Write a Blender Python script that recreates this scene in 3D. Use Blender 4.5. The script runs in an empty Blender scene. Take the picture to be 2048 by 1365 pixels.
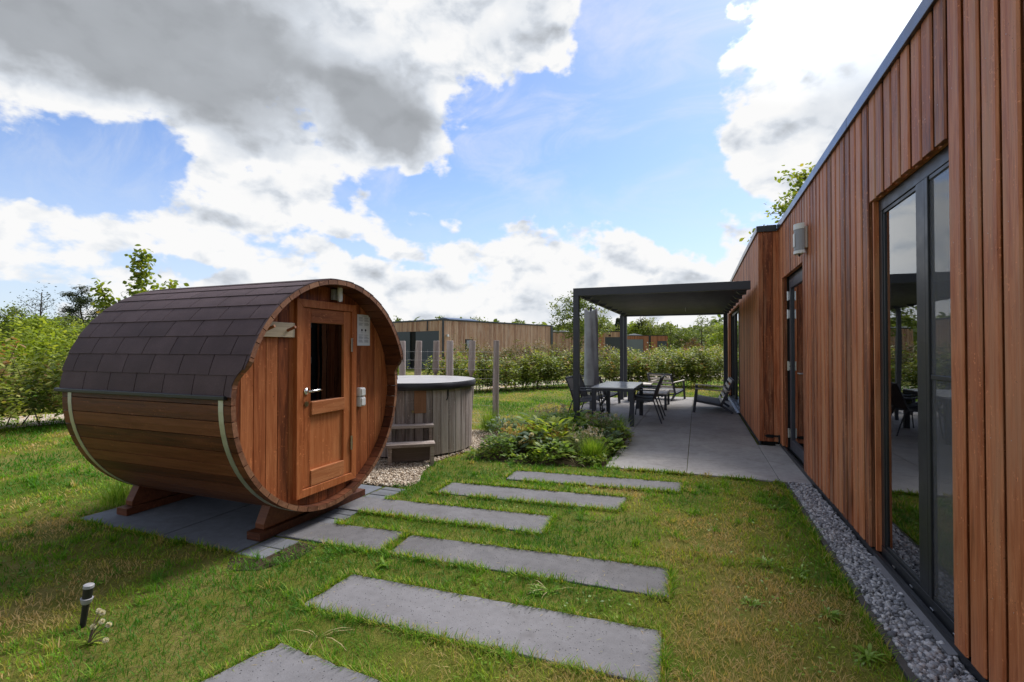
import bpy, math, random
import numpy as np
from mathutils import Vector, Matrix

random.seed(7)
RNG = np.random.default_rng(11)
R = math.radians
scene = bpy.context.scene
COL = scene.collection
PI = math.pi

# ------------------------------------------------------------------ camera
H = 1.4
YAW = R(20.99)
cam_d = bpy.data.cameras.new('camera')
cam = bpy.data.objects.new('camera', cam_d)
COL.objects.link(cam)
cam.location = (0, 0, H)
cam.rotation_euler = (R(90 + 0.74), 0, YAW)
cam_d.sensor_width = 36
cam_d.lens = 17.0
cam_d.clip_end = 3000
cam_d.clip_start = 0.05
scene.camera = cam
FX, FY = -math.sin(YAW), math.cos(YAW)
RX, RY = math.cos(YAW), math.sin(YAW)

# ------------------------------------------------------------------ node helper
class V:
    """a node socket with arithmetic"""
    def __init__(s, nt, sock): s.nt, s.s = nt, sock
    def _m(s, op, o=None, o2=None, rev=False, clamp=False):
        n = s.nt.nodes.new('ShaderNodeMath'); n.operation = op; n.use_clamp = clamp
        a, b = (o, s) if rev else (s, o)
        for i, q in enumerate((a, b, o2)):
            if q is None: continue
            if isinstance(q, V): s.nt.links.new(q.s, n.inputs[i])
            else: n.inputs[i].default_value = q
        return V(s.nt, n.outputs[0])
    def __add__(s, o): return s._m('ADD', o)
    __radd__ = __add__
    def __mul__(s, o): return s._m('MULTIPLY', o)
    __rmul__ = __mul__
    def __sub__(s, o): return s._m('SUBTRACT', o)
    def __rsub__(s, o): return s._m('SUBTRACT', o, rev=True)
    def __truediv__(s, o): return s._m('DIVIDE', o)
    def mx(s, o): return s._m('MAXIMUM', o)
    def mn(s, o): return s._m('MINIMUM', o)
    def pw(s, o): return s._m('POWER', o)
    def fn(s, op): return s._m(op)
    def clamp(s): return s._m('ADD', 0.0, clamp=True)
    def smooth(s, a, b, c=0.0, d=1.0):
        n = s.nt.nodes.new('ShaderNodeMapRange'); n.interpolation_type = 'SMOOTHSTEP'
        s.nt.links.new(s.s, n.inputs[0])
        for i, q in enumerate((a, b, c, d)): n.inputs[i + 1].default_value = q
        return V(s.nt, n.outputs[0])
    def lin(s, a, b, c=0.0, d=1.0):
        n = s.nt.nodes.new('ShaderNodeMapRange'); n.clamp = True
        s.nt.links.new(s.s, n.inputs[0])
        for i, q in enumerate((a, b, c, d)): n.inputs[i + 1].default_value = q
        return V(s.nt, n.outputs[0])

def vmath(nt, op, a, b=None):
    n = nt.nodes.new('ShaderNodeVectorMath'); n.operation = op
    for i, q in enumerate((a, b)):
        if q is None: continue
        if hasattr(q, 'is_output'): nt.links.new(q, n.inputs[i])
        else: n.inputs[i].default_value = q
    return n.outputs[1] if op in ('DOT_PRODUCT', 'LENGTH') else n.outputs[0]

def noise(nt, vec, scale, detail=4, rough=0.5, dist=0.0, kind='FBM', lac=2.0, col=False):
    n = nt.nodes.new('ShaderNodeTexNoise'); n.noise_dimensions = '3D'
    try: n.noise_type = kind
    except Exception: pass
    n.inputs['Scale'].default_value = scale; n.inputs['Detail'].default_value = detail
    n.inputs['Roughness'].default_value = rough; n.inputs['Distortion'].default_value = dist
    n.inputs['Lacunarity'].default_value = lac
    if vec is not None: nt.links.new(vec, n.inputs['Vector'])
    return n.outputs[1] if col else V(nt, n.outputs[0])

def voro(nt, vec, scale, feature='F1', detail=0.0, rough=0.5, out='Distance', smooth=1.0):
    n = nt.nodes.new('ShaderNodeTexVoronoi'); n.feature = feature
    n.inputs['Scale'].default_value = scale
    n.inputs['Detail'].default_value = detail; n.inputs['Roughness'].default_value = rough
    if feature == 'SMOOTH_F1': n.inputs['Smoothness'].default_value = smooth
    nt.links.new(vec, n.inputs['Vector'])
    return V(nt, n.outputs[out]) if out == 'Distance' else n.outputs[out]

def mapping(nt, vec, loc=(0, 0, 0), rot=(0, 0, 0), scale=(1, 1, 1)):
    n = nt.nodes.new('ShaderNodeMapping')
    nt.links.new(vec, n.inputs[0])
    n.inputs['Location'].default_value = loc; n.inputs['Rotation'].default_value = rot; n.inputs['Scale'].default_value = scale
    return n.outputs[0]

def mixc(nt, fac, a, b, blend='MIX'):
    n = nt.nodes.new('ShaderNodeMix'); n.data_type = 'RGBA'; n.blend_type = blend
    for i, q in ((0, fac), (6, a), (7, b)):
        if isinstance(q, V): nt.links.new(q.s, n.inputs[i])
        elif hasattr(q, 'is_output'): nt.links.new(q, n.inputs[i])
        elif i == 0: n.inputs[0].default_value = q
        else: n.inputs[i].default_value = (*q, 1) if len(q) == 3 else q
    return n.outputs[2]

def ramp(nt, fac, stops, interp='LINEAR'):
    n = nt.nodes.new('ShaderNodeValToRGB'); nt.links.new(fac.s if isinstance(fac, V) else fac, n.inputs[0])
    cr = n.color_ramp; cr.interpolation = interp
    while len(cr.elements) < len(stops): cr.elements.new(0.5)
    for e, (p, c) in zip(cr.elements, stops):
        e.position = p; e.color = (*c, 1)
    return n.outputs[0]

def newmat(name):
    m = bpy.data.materials.new(name); m.use_nodes = True
    nt = m.node_tree
    b = nt.nodes['Principled BSDF']
    return m, nt, b

def setp(nt, b, key, val):
    if isinstance(val, V): nt.links.new(val.s, b.inputs[key])
    elif hasattr(val, 'is_output'): nt.links.new(val, b.inputs[key])
    elif isinstance(val, tuple) and len(val) == 3: b.inputs[key].default_value = (*val, 1)
    else: b.inputs[key].default_value = val

def bump(nt, b, h, strength=0.5, dist=0.01):
    n = nt.nodes.new('ShaderNodeBump'); n.inputs['Strength'].default_value = strength
    n.inputs['Distance'].default_value = dist
    nt.links.new(h.s if isinstance(h, V) else h, n.inputs['Height'])
    nt.links.new(n.outputs[0], b.inputs['Normal'])

def objco(nt):
    return nt.nodes.new('ShaderNodeTexCoord').outputs['Object']

def geopos(nt):
    return nt.nodes.new('ShaderNodeNewGeometry').outputs['Position']

def attr(nt, name):
    n = nt.nodes.new('ShaderNodeAttribute'); n.attribute_name = name
    return V(nt, n.outputs['Fac'])

# ------------------------------------------------------------------ world / sky
SUN_AZ = R(20.0)     # from +Y towards +X
SUN_EL = R(50.0)
world = bpy.data.worlds.new('World'); scene.world = world
world.use_nodes = True
nt = world.node_tree
bg = nt.nodes['Background']
sky = nt.nodes.new('ShaderNodeTexSky'); sky.sky_type = 'NISHITA'; sky.sun_disc = False
sky.sun_elevation = SUN_EL; sky.sun_rotation = SUN_AZ
sky.air_density = 1.0; sky.dust_density = 0.6; sky.ozone_density = 2.5
tc = nt.nodes.new('ShaderNodeTexCoord').outputs['Generated']
dR = V(nt, vmath(nt, 'DOT_PRODUCT', tc, (RX, RY, 0)))
dF = V(nt, vmath(nt, 'DOT_PRODUCT', tc, (FX, FY, 0)))
dZ = V(nt, vmath(nt, 'DOT_PRODUCT', tc, (0, 0, 1)))
DEG = 180 / PI
U = dR._m('ARCTAN2', dF) * DEG
W_ = dZ.fn('ARCSINE') * DEG
comb = nt.nodes.new('ShaderNodeCombineXYZ')
nt.links.new(U.s, comb.inputs[0]); nt.links.new(W_.s, comb.inputs[1])
# warp the direction a little so mask outlines are never smooth ellipses
wn = noise(nt, tc, 5.0, 5, 0.6, col=True)
wv = vmath(nt, 'MULTIPLY', vmath(nt, 'SUBTRACT', wn, (0.5, 0.5, 0.5)), (11, 8, 0))
UV = vmath(nt, 'ADD', comb.outputs[0], wv)

def blob(u, v, ru, rv, rot=0, w=1.0, soft=0.0):
    q = mapping(nt, UV, loc=(0, 0, 0))
    n = nt.nodes.new('ShaderNodeMapping'); n.vector_type = 'TEXTURE'
    nt.links.new(UV, n.inputs[0])
    n.inputs['Location'].default_value = (u, v, 0); n.inputs['Rotation'].default_value = (0, 0, R(rot)); n.inputs['Scale'].default_value = (ru, rv, 1)
    l = V(nt, vmath(nt, 'LENGTH', n.outputs[0]))
    return l.smooth(1.25, soft, 0.0, w)

POS = [(-30, 32, 34, 15, 0, 1.3), (-54, 27, 22, 11, 0, 1.1), (-2, 39, 13, 9, 20, 1.0), (4, 34.0, 8, 5, 25, 1.0), (-13, 24, 9, 6.5, 0, .9), (-28, 21, 14, 4, 0, .5),
       (-22, 5.0, 62, 8.0, 0, .92), (-25, 15.6, 13, 5, -6, .80), (-8, 13.0, 12, 5, 0, .72), (4, 13.0, 8, 6, 0, .62), (-47, 10, 9, 4, 0, .5), (-35, 12, 7, 4.0, 0, .5), (-20, 10, 12, 3, 0, .3),
       (14, 4.5, 18, 6.5, 0, .8), (13, 11, 4.5, 3.5, 0, .55), (37, 25, 14, 17, -12, 1.4), (26.5, 17, 6.5, 6, 0, .7), (25, 7, 12, 6, 0, 1.0), (55, 20, 20, 25, 0, .7)]
NEG = [(-47, 14.2, 9.5, 2.3, -3, -1.2), (-28, 18.2, 5, 1.1, 4, -.5), (10, 23.5, 12, 8.0, 35, -1.0), (18, 15.5, 6.5, 5, 0, -.7), (20, 31, 5, 9, 0, -.7), (-15, 10.6, 6, 1.3, -12, -.6), (-35, 7.8, 6, 1.2, 0, -.5), (-6, 17.6, 4, 1.2, 0, -.4), (-22, 12.0, 5, 1.0, -10, -.3)]
cov = None
for q in POS + NEG:
    bq = blob(*q)
    cov = bq if cov is None else cov + bq
back = dF.smooth(0.35, -0.3, 0, 0.75) + W_.smooth(42, 60, 0, 0.55)
cov = cov + back

def cloud_noise(vec, det):
    v2 = mapping(nt, vec, scale=(1, 1, 1.6))
    a = noise(nt, v2, 5.6, det, 0.56, 0.15)
    p = noise(nt, v2, 15.0, det - 2, 0.52, 0.0)
    return a, p
na, pa = cloud_noise(tc, 8)
tcs = vmath(nt, 'ADD', tc, (0.004, 0.007, 0.022))
nb, pb = cloud_noise(tcs, 4)
def dens(n, p): return cov + (n - 0.5) * 2.0 + (p - .5) * 1.15
d0 = dens(na, pa)
alpha = d0.smooth(0.43, 0.68)
ra = noise(nt, mapping(nt, tc, scale=(1, 1, 1.6)), 13.0, 5.5, 0.5, 0.3)
rb = noise(nt, mapping(nt, vmath(nt, 'ADD', tc, (0.004, 0.009, 0.034)), scale=(1, 1, 1.6)), 13.0, 5.5, 0.5, 0.3)
relief = (nb - na) * 0.35 + (rb - ra) * 0.9                      # > 0 : denser towards the light -> in shade
thick = d0.smooth(0.55, 1.7)
darkm = None
for q in [(-30, 28, 36, 12, -4, 1.2), (-50, 24, 20, 10, -6, 1.1), (-14, 26, 15, 8, 0, .85), (40, 22, 10, 10, -10, .42), (-45, 4.5, 22, 3, 0, .30), (46, 32, 14, 10, 0, .3), (8, 5, 12, 2.5, 0, .2), (-14, 8.0, 10, 1.8, 0, .2)]:
    bq = blob(*q); darkm = bq if darkm is None else darkm + bq
darkm = darkm + dF.smooth(0.15, -0.35, 0, 1.6)
soft = noise(nt, mapping(nt, tc, scale=(1, 1, 2.2)), 3.0, 3, .42)
dlow = cov + (soft - .5) * 1.1 + (na - .5) * .5
dk = ((darkm * (soft.lin(.25, .75, .6, 1.1)) * dlow.smooth(.4, 1.5)).clamp() + dF.smooth(0.0, -0.45, 0, .6) * d0.smooth(.5, 1.0)).mn(1.6)
shade = 1.05 - relief.mx(0.0) * 1.1 + (relief * -1.0).mx(0.0) * 0.3 - thick * 0.16
shade = shade.mx(0.55).mn(1.1)
lum = (1.0 - (1.0 - shade) * (1.0 - dk * .6)) * (1.0 - dk * 0.40)
K = 5.85
# veiled sun: the cloud in front of it glows
sdir = (math.sin(SUN_AZ) * math.cos(SUN_EL), math.cos(SUN_AZ) * math.cos(SUN_EL), math.sin(SUN_EL))
ca = V(nt, vmath(nt, 'DOT_PRODUCT', tc, sdir))
glow = ca.smooth(.88, 1.0, 0, 3.4) + 1.0
cc = ramp(nt, lum, [(0.0, (.0, .0, .0)), (0.34, (.24, .255, .272)), (.6, (.43, .455, .49)), (.8, (.69, .735, .80)), (.9, (.86, .89, .93)), (1.0, (1.0, 1.0, 1.0))])
cloud = vmath(nt, 'SCALE', cc); nt.links.new((glow * K).s, cloud.node.inputs['Scale'])
# thin cirrus in the blue
cn = noise(nt, mapping(nt, tc, rot=(0, R(-20), R(40)), scale=(1.2, 5.0, 3.5)), 3.0, 7, .62, .8)
cir = cn.smooth(.40, .80, 0, .6) * W_.smooth(8, 24)
hz = W_.smooth(22, 0, 0.06, .72)
skyc = mixc(nt, 1.0, sky.outputs[0], (.88, .96, 1.16), 'MULTIPLY')
skyc = mixc(nt, cir, skyc, (K * .85, K * .88, K * .93))
skyc = mixc(nt, hz, skyc, (K * .78, K * .87, K * .97))
fin = mixc(nt, alpha, skyc, cloud)
nt.links.new(fin, bg.inputs['Color'])
bg.inputs['Strength'].default_value = 0.10
world.cycles.sampling_method = 'NONE'

sun_d = bpy.data.lights.new('sun', 'SUN'); sun_d.energy = 3.0; sun_d.angle = R(24); sun_d.color = (1.0, .95, .87)
sun = bpy.data.objects.new('sun', sun_d); COL.objects.link(sun)
sd = Vector((math.sin(SUN_AZ) * math.cos(SUN_EL), math.cos(SUN_AZ) * math.cos(SUN_EL), math.sin(SUN_EL)))
sun.rotation_euler = sd.to_track_quat('Z', 'Y').to_euler()
sun.location = (3, 9, 14)

scene.view_settings.view_transform = 'Standard'; scene.view_settings.look = 'None'
scene.view_settings.exposure = 0.72; scene.view_settings.gamma = 1.0
scene.render.engine = 'CYCLES'
scene.cycles.max_bounces = 8; scene.cycles.diffuse_bounces = 3; scene.cycles.glossy_bounces = 3
scene.cycles.transmission_bounces = 6; scene.cycles.transparent_max_bounces = 10
scene.cycles.caustics_reflective = False; scene.cycles.caustics_refractive = False
scene.cycles.use_denoising = True

# ------------------------------------------------------------------ materials
def wood(name, c1, c2, c3, axis='Z', rough=.6, grain=1.0, weather=None, knots=True, bumpk=.35):
    """planks: colour varies with the 'rnd' attribute of every plank, grain runs along axis"""
    m, nt, b = newmat(name)
    oc = objco(nt); r = attr(nt, 'rnd')
    off = nt.nodes.new('ShaderNodeCombineXYZ')
    nt.links.new((r * 37.0).s, off.inputs[0]); nt.links.new((r * 91.0).s, off.inputs[1]); nt.links.new((r * 53.0).s, off.inputs[2])
    v = vmath(nt, 'ADD', oc, off.outputs[0])
    lo, hi = 1.0, 14.0
    sc = {'X': (lo, hi, hi), 'Y': (hi, lo, hi), 'Z': (hi, hi, lo)}[axis]
    g = mapping(nt, v, scale=sc)
    n1 = noise(nt, g, 2.2 * grain, 6, .62, .9)
    n2 = noise(nt, g, 9.0 * grain, 4, .7, .3)
    big = noise(nt, v, 1.3, 3, .5)
    t = (n1 * .95 + n2 * .4 - .17 + (r - .5) * .42 + (big - .5) * .3)
    col = ramp(nt, t, [(.22, c1), (.5, c2), (.80, c3)])
    if knots:
        ksc = {'X': (3.0, 9, 9), 'Y': (9, 3.0, 9), 'Z': (9, 9, 3.0)}[axis]
        kn = voro(nt, mapping(nt, vmath(nt, 'ADD', v, vmath(nt, 'SCALE', noise(nt, v, 20, 2, .5, col=True))), scale=ksc), .55)
        ks = kn.smooth(.13, .05)
        col = mixc(nt, ks * .75, col, tuple(x * .35 for x in c1))
        halo = kn.smooth(.30, .12) * (1.0 - ks) * noise(nt, g, 6, 3).smooth(.45, .65)
        col = mixc(nt, halo * .75, col, tuple(min(1, x * 1.6) for x in c3))
    if weather:
        w = noise(nt, mapping(nt, v, scale=sc), 1.1, 5, .65).smooth(.42, .72) * .7
        col = mixc(nt, w, col, weather)
    setp(nt, b, 'Base Color', col)
    setp(nt, b, 'Roughness', n2.lin(.2, .8, rough - .1, rough + .15))
    setp(nt, b, 'Specular IOR Level', .35)
    bump(nt, b, n1 * .6 + n2 * .6, bumpk, .004)
    return m

def plain(name, col, rough=.5, metal=0.0, var=.12, scale=8.0, bumpk=0.0, spec=.5):
    m, nt, b = newmat(name)
    oc = geopos(nt)
    n = noise(nt, oc, scale, 5, .6)
    setp(nt, b, 'Base Color', mixc(nt, n.lin(.3, .7), tuple(c * (1 - var) for c in col), tuple(min(1, c * (1 + var)) for c in col)))
    setp(nt, b, 'Roughness', n.lin(.25, .75, max(.05, rough - .08), min(1, rough + .1))); setp(nt, b, 'Metallic', metal); setp(nt, b, 'Specular IOR Level', spec)
    if bumpk: bump(nt, b, noise(nt, oc, scale * 12, 3, .6), bumpk, .003)
    return m

M = {}
M['clad'] = wood('red_brown_cladding', (.14, .036, .013), (.42, .122, .044), (.64, .245, .11), 'Z', .5, 1.0, (.46, .235, .13))
M['clad_far'] = wood('weathered_cladding', (.24, .11, .065), (.46, .26, .17), (.60, .40, .29), 'Z', .7, 1.0, (.54, .42, .35), knots=False)
M['clad_orange'] = wood('orange_cladding', (.20, .07, .035), (.36, .14, .075), (.44, .2, .11), 'Z', .6, knots=False)
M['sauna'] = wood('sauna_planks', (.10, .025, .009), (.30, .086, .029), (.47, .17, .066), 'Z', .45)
M['sauna_x'] = wood('sauna_staves', (.05, .014, .006), (.115, .034, .0135), (.185, .064, .028), 'X', .5)  # much darker than the front planks: the barrel side's shade is in the colour
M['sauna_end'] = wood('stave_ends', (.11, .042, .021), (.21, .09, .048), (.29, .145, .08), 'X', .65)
M['door'] = wood('door_wood', (.19, .048, .014), (.38, .112, .036), (.52, .195, .076), 'Z', .42)
M['door_h'] = wood('door_rail_wood', (.18, .05, .016), (.35, .115, .042), (.48, .20, .085), 'Y', .42)
M['tub'] = wood('tub_staves', (.165, .132, .122), (.33, .268, .25), (.47, .40, .38), 'Z', .75, 1.0, (.43, .395, .39))
M['step_dark'] = wood('dark_step_board', (.05, .036, .028), (.10, .072, .055), (.15, .11, .09), 'X', .8)
M['tub_brown'] = wood('tub_unweathered_wood', (.14, .065, .035), (.24, .115, .062), (.30, .155, .09), 'Z', .7)
M['grey_wood'] = wood('grey_step_wood', (.20, .155, .135), (.36, .30, .275), (.52, .45, .42), 'X', .75)
M['post'] = wood('weathered_post_wood', (.19, .155, .145), (.35, .29, .275), (.50, .43, .41), 'Z', .85, 1.2)
M['slat'] = wood('silver_teak', (.40, .35, .30), (.58, .52, .46), (.74, .69, .63), 'X', .65, knots=False)
M['pale_wood'] = wood('pale_wood', (.50, .40, .28), (.62, .52, .38), (.70, .60, .46), 'Y', .5, knots=False)
M['anthracite'] = plain('anthracite_metal', (.042, .045, .060), .45, 0, .15)
M['dark_alu'] = plain('dark_window_aluminium', (.018, .020, .025), .38, 0, .15)
M['trim'] = plain('roof_trim_metal', (.10, .11, .14), .28, .85, .1)
M['black'] = plain('black_membrane', (.006, .006, .006), .9)
M['shingle'] = None
M['steel'] = plain('brushed_steel', (.55, .55, .56), .3, 1, .08)
M['chrome'] = plain('polished_chrome', (.75, .75, .76), .12, 1, .03)
M['band'] = plain('steel_band', (.52, .53, .48), .42, .7, .12)
M['white_plastic'] = plain('white_plastic', (.72, .72, .73), .4, 0, .04)
M['grey_plastic'] = plain('grey_plastic', (.30, .30, .33), .45, 0, .06)
M['sill'] = plain('grey_sill', (.15, .15, .16), .5, 0, .15)
M['seat_mesh'] = plain('grey_textile', (.085, .085, .095), .8, 0, .15, 40, .2)
M['cover'] = plain('dark_grey_cover_cloth', (.36, .36, .40), .6, 0, .18, 5, .15)
M['lid_top'] = plain('faded_vinyl_lid', (.36, .345, .34), .45, 0, .1, 3)
M['lid_side'] = plain('black_vinyl', (.016, .015, .022), .4, 0, .2)
M['rubber'] = plain('black_rubber', (.012, .012, .013), .55)
M['curtain'] = plain('pale_curtain', (.74, .73, .73), .9, 0, .05)
M['room'] = plain('dim_room', (.42, .40, .38), .9, 0, .1)
M['edging'] = plain('dark_edging_board', (.055, .05, .048), .8, 0, .25, 6, .3)
M['grey_panel'] = plain('anthracite_panel', (.045, .055, .072), .5, 0, .08, .5)
M['grey_panel_light'] = plain('mid_grey_panel', (.16, .18, .21), .5, 0, .06, .5)
M['table_top'] = plain('table_glass_top', (.62, .63, .66), .2, 0, .08, 3)
M['brass'] = plain('aged_brass', (.25, .19, .10), .4, .9, .2)
M['paper'] = plain('paper', (.72, .72, .76), .6, 0, .03)
M['ink'] = plain('printed_ink', (.28, .28, .33), .7)
M['ink_dark'] = plain('dark_ink', (.04, .04, .06), .7)

def m_shingle():
    m, nt, b = newmat('bitumen_shingle')
    oc = objco(nt); r = attr(nt, 'rnd')
    g = noise(nt, oc, 260, 2, .7); big = noise(nt, oc, 5, 4, .6)
    t = g * .6 + big * .4 + (r - .5) * .12
    setp(nt, b, 'Base Color', ramp(nt, t, [(.2, (.036, .023, .028)), (.5, (.072, .045, .052)), (.8, (.13, .088, .10))]))
    setp(nt, b, 'Roughness', .78); setp(nt, b, 'Specular IOR Level', .4)
    bump(nt, b, g, .5, .003)
    return m
M['shingle'] = m_shingle()

def m_concrete(name, base=(.20, .20, .21), pits=True, tone=.1):
    m, nt, b = newmat(name)
    oc = geopos(nt); r = attr(nt, 'rnd')
    fine = noise(nt, oc, 190, 3, .75); mid = noise(nt, oc, 14, 5, .6); big = noise(nt, oc, 1.4, 5, .6)
    t = fine * .35 + mid * .3 + big * .35 + (r - .5) * .18
    col = ramp(nt, t, [(.30, tuple(c * .62 for c in base)), (.5, base), (.7, tuple(min(1, c * 1.38) for c in base))])
    st = noise(nt, oc, 3.1, 6, .65, .5).smooth(.48, .75, 0, .5)
    col = mixc(nt, st, col, tuple(c * .55 * k for c, k in zip(base, (1.05, .98, .9))))
    sp = noise(nt, oc, 1.1, 5, .7, .8).smooth(.56, .74, 0, .4)
    col = mixc(nt, sp, col, tuple(min(1, c * 1.55 * k) for c, k in zip(base, (1.04, 1.0, .93))))
    if pits:
        pv = voro(nt, oc, 62); pv2 = voro(nt, oc, 27)
        pm = (pv.smooth(.26, .14) * noise(nt, oc, 34, 2).smooth(.46, .58)).mx(pv2.smooth(.10, .06) * .8)
        col = mixc(nt, pm * .95, col, (.018, .018, .020))
        bump(nt, b, fine * .5 - pm * 1.0, .45, .003)
    else:
        bump(nt, b, fine, .3, .003)
    setp(nt, b, 'Base Color', col); setp(nt, b, 'Roughness', .82); setp(nt, b, 'Specular IOR Level', .3)
    return m
M['slab'] = m_concrete('stepping_slab_concrete', (.148, .145, .158))
M['terrace'] = m_concrete('terrace_concrete', (.345, .33, .33), pits=False)
M['pad'] = m_concrete('dark_blue_paving', (.15, .165, .20), pits=False)
M['sett'] = m_concrete('grey_sett', (.125, .132, .15), pits=False)

def m_soil():
    m, nt, b = newmat('lawn_thatch')
    oc = geopos(nt)
    f = noise(nt, oc, 60, 4, .7); md = noise(nt, oc, 5, 5, .6); bg_ = noise(nt, oc, .42, 5, .62, .4)
    t = f * .3 + md * .25 + bg_ * .55
    col = ramp(nt, t, [(.34, (.085, .145, .014)), (.48, (.15, .205, .022)), (.57, (.25, .25, .05)), (.68, (.40, .315, .12))])
    fine = noise(nt, oc, 240, 3, .8)
    col = mixc(nt, fine.lin(.35, .65, 0, .6), col, (.03, .04, .008))
    setp(nt, b, 'Base Color', col); setp(nt, b, 'Roughness', .95); setp(nt, b, 'Specular IOR Level', .1)
    bump(nt, b, f + fine, .8, .02)
    return m
M['lawn'] = m_soil()
M['soil'] = plain('dark_soil', (.050, .036, .024), .95, 0, .5, 12, .8, .1)
M['path'] = plain('sandy_path', (.44, .37, .31), .95, 0, .12, 3, .4, .1)

def m_stone(name, stops, rough=.75):
    m, nt, b = newmat(name)
    r = attr(nt, 'rnd'); n = noise(nt, geopos(nt), 90, 4, .65)
    c = ramp(nt, r * .8 + n * .2, stops)
    c = mixc(nt, n.lin(.35, .7, 0, .35), c, (.07, .07, .075), 'MIX')
    setp(nt, b, 'Base Color', c); setp(nt, b, 'Roughness', rough); setp(nt, b, 'Specular IOR Level', .3)
    bump(nt, b, noise(nt, geopos(nt), 150, 3, .6), .4, .003)
    return m
M['gravel'] = m_stone('grey_crushed_stone', [(.08, (.10, .105, .12)), (.4, (.27, .275, .30)), (.7, (.46, .455, .48)), (.9, (.66, .65, .66)), (.97, (.36, .20, .14))])
M['pebble'] = m_stone('beige_pebble', [(.1, (.24, .18, .13)), (.4, (.48, .38, .28)), (.7, (.64, .54, .43)), (.95, (.76, .71, .63))])

def m_leaf(name, stops, trans=.45, gloss=.45):
    """rnd = leaf tone. Part of the light goes through the blade."""
    m, nt, b = newmat(name)
    r = attr(nt, 'rnd')
    c = ramp(nt, r, stops)
    setp(nt, b, 'Base Color', c); setp(nt, b, 'Roughness', gloss); setp(nt, b, 'Specular IOR Level', .22)
    tr = nt.nodes.new('ShaderNodeBsdfTranslucent')
    tcx = mixc(nt, 1.0, c, (1.25, 1.2, .6), 'MULTIPLY')
    nt.links.new(tcx, tr.inputs[0])
    mx = nt.nodes.new('ShaderNodeMixShader'); mx.inputs[0].default_value = trans
    nt.links.new(b.outputs[0], mx.inputs[1]); nt.links.new(tr.outputs[0], mx.inputs[2])
    nt.links.new(mx.outputs[0], nt.nodes['Material Output'].inputs[0])
    return m
M['grass'] = m_leaf('grass_blades', [(0.0, (.055, .175, .008)), (.38, (.135, .31, .014)), (.62, (.28, .39, .028)), (.76, (.38, .34, .08)), (1, (.54, .39, .18))], .42, .55)
M['laurel'] = m_leaf('laurel_leaves', [(0, (.05, .085, .014)), (.4, (.13, .185, .03)), (.72, (.27, .32, .055)), (.93, (.42, .42, .13)), (1, (.36, .20, .10))], .36, .5)
M['privet'] = m_leaf('brown_tipped_privet', [(0, (.05, .065, .02)), (.5, (.14, .145, .05)), (.8, (.24, .20, .08)), (1, (.32, .19, .10))], .35, .5)
M['maple'] = m_leaf('maple_leaves', [(0, (.09, .14, .02)), (.5, (.22, .29, .04)), (.85, (.36, .38, .07)), (1, (.42, .26, .08))], .5, .45)
M['tree_mid'] = m_leaf('tree_leaves', [(0, (.06, .10, .02)), (.5, (.15, .205, .045)), (1, (.27, .30, .08))], .42, .5)
M['tree_bright'] = m_leaf('bright_tree_leaves', [(0, (.10, .155, .018)), (.5, (.24, .325, .035)), (1, (.40, .45, .07))], .45, .5)
M['pine'] = m_leaf('pine_needles', [(0, (.018, .030, .016)), (.6, (.045, .062, .028)), (1, (.09, .095, .04))], .2, .6)
M['reddish'] = m_leaf('reddish_leaves', [(0, (.10, .05, .03)), (1, (.24, .14, .08))], .35, .6)
M['hosta'] = m_leaf('broad_glossy_leaves', [(0, (.06, .12, .028)), (.5, (.17, .28, .05)), (.85, (.34, .45, .07)), (1, (.45, .50, .10))], .52, .4)
M['bluegreen'] = m_leaf('blue_green_leaves', [(0, (.06, .11, .06)), (.6, (.16, .24, .13)), (1, (.3, .36, .22))], .45, .45)
M['feather'] = m_leaf('feathery_leaves', [(0, (.10, .14, .06)), (.6, (.24, .30, .14)), (1, (.42, .44, .27))], .35, .6)
M['tuft'] = m_leaf('tall_grass_blades', [(0, (.09, .19, .016)), (.6, (.22, .37, .035)), (1, (.40, .46, .10))], .45, .4)
M['seedhead'] = m_leaf('faded_seedheads', [(0, (.30, .22, .16)), (.5, (.46, .38, .30)), (1, (.60, .55, .48))], .3, .8)
M['faded_flower'] = m_leaf('faded_yellow_flowers', [(0, (.35, .20, .06)), (.6, (.52, .40, .14)), (1, (.60, .55, .26))], .35, .7)
M['dandelion'] = m_leaf('dandelion_fluff', [(0, (.60, .55, .48)), (1, (.80, .78, .74))], .4, .9)
M['straw'] = m_leaf('dry_straw', [(0, (.38, .30, .15)), (1, (.60, .52, .32))], .3, .7)
M['bark'] = plain('bark', (.075, .058, .045), .9, 0, .35, 14, .6, .2)
M['twig'] = plain('twig', (.12, .085, .06), .85, 0, .3, 14, .4, .2)

def m_glass(name, tint=(.75, .78, .78), refl=.03):
    m, nt, b = newmat(name)
    nt.nodes.remove(b)
    gl = nt.nodes.new('ShaderNodeBsdfGlossy'); gl.inputs['Roughness'].default_value = .012; gl.inputs[0].default_value = (.92, .95, .97, 1)
    tr = nt.nodes.new('ShaderNodeBsdfTransparent'); tr.inputs[0].default_value = (*tint, 1)
    fr = nt.nodes.new('ShaderNodeFresnel'); fr.inputs[0].default_value = 1.62
    wv = noise(nt, geopos(nt), 1.6, 2, .5)
    bp = nt.nodes.new('ShaderNodeBump'); bp.inputs['Strength'].default_value = .05; bp.inputs['Distance'].default_value = .02
    nt.links.new(wv.s, bp.inputs['Height']); nt.links.new(bp.outputs[0], gl.inputs['Normal'])
    f = (V(nt, fr.outputs[0]) * 1.5 + refl).clamp()
    mx = nt.nodes.new('ShaderNodeMixShader'); nt.links.new(f.s, mx.inputs[0])
    nt.links.new(tr.outputs[0], mx.inputs[1]); nt.links.new(gl.outputs[0], mx.inputs[2])
    nt.links.new(mx.outputs[0], nt.nodes['Material Output'].inputs[0])
    return m
M['glass'] = m_glass('window_glass', (.62, .66, .66), .10)
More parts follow.
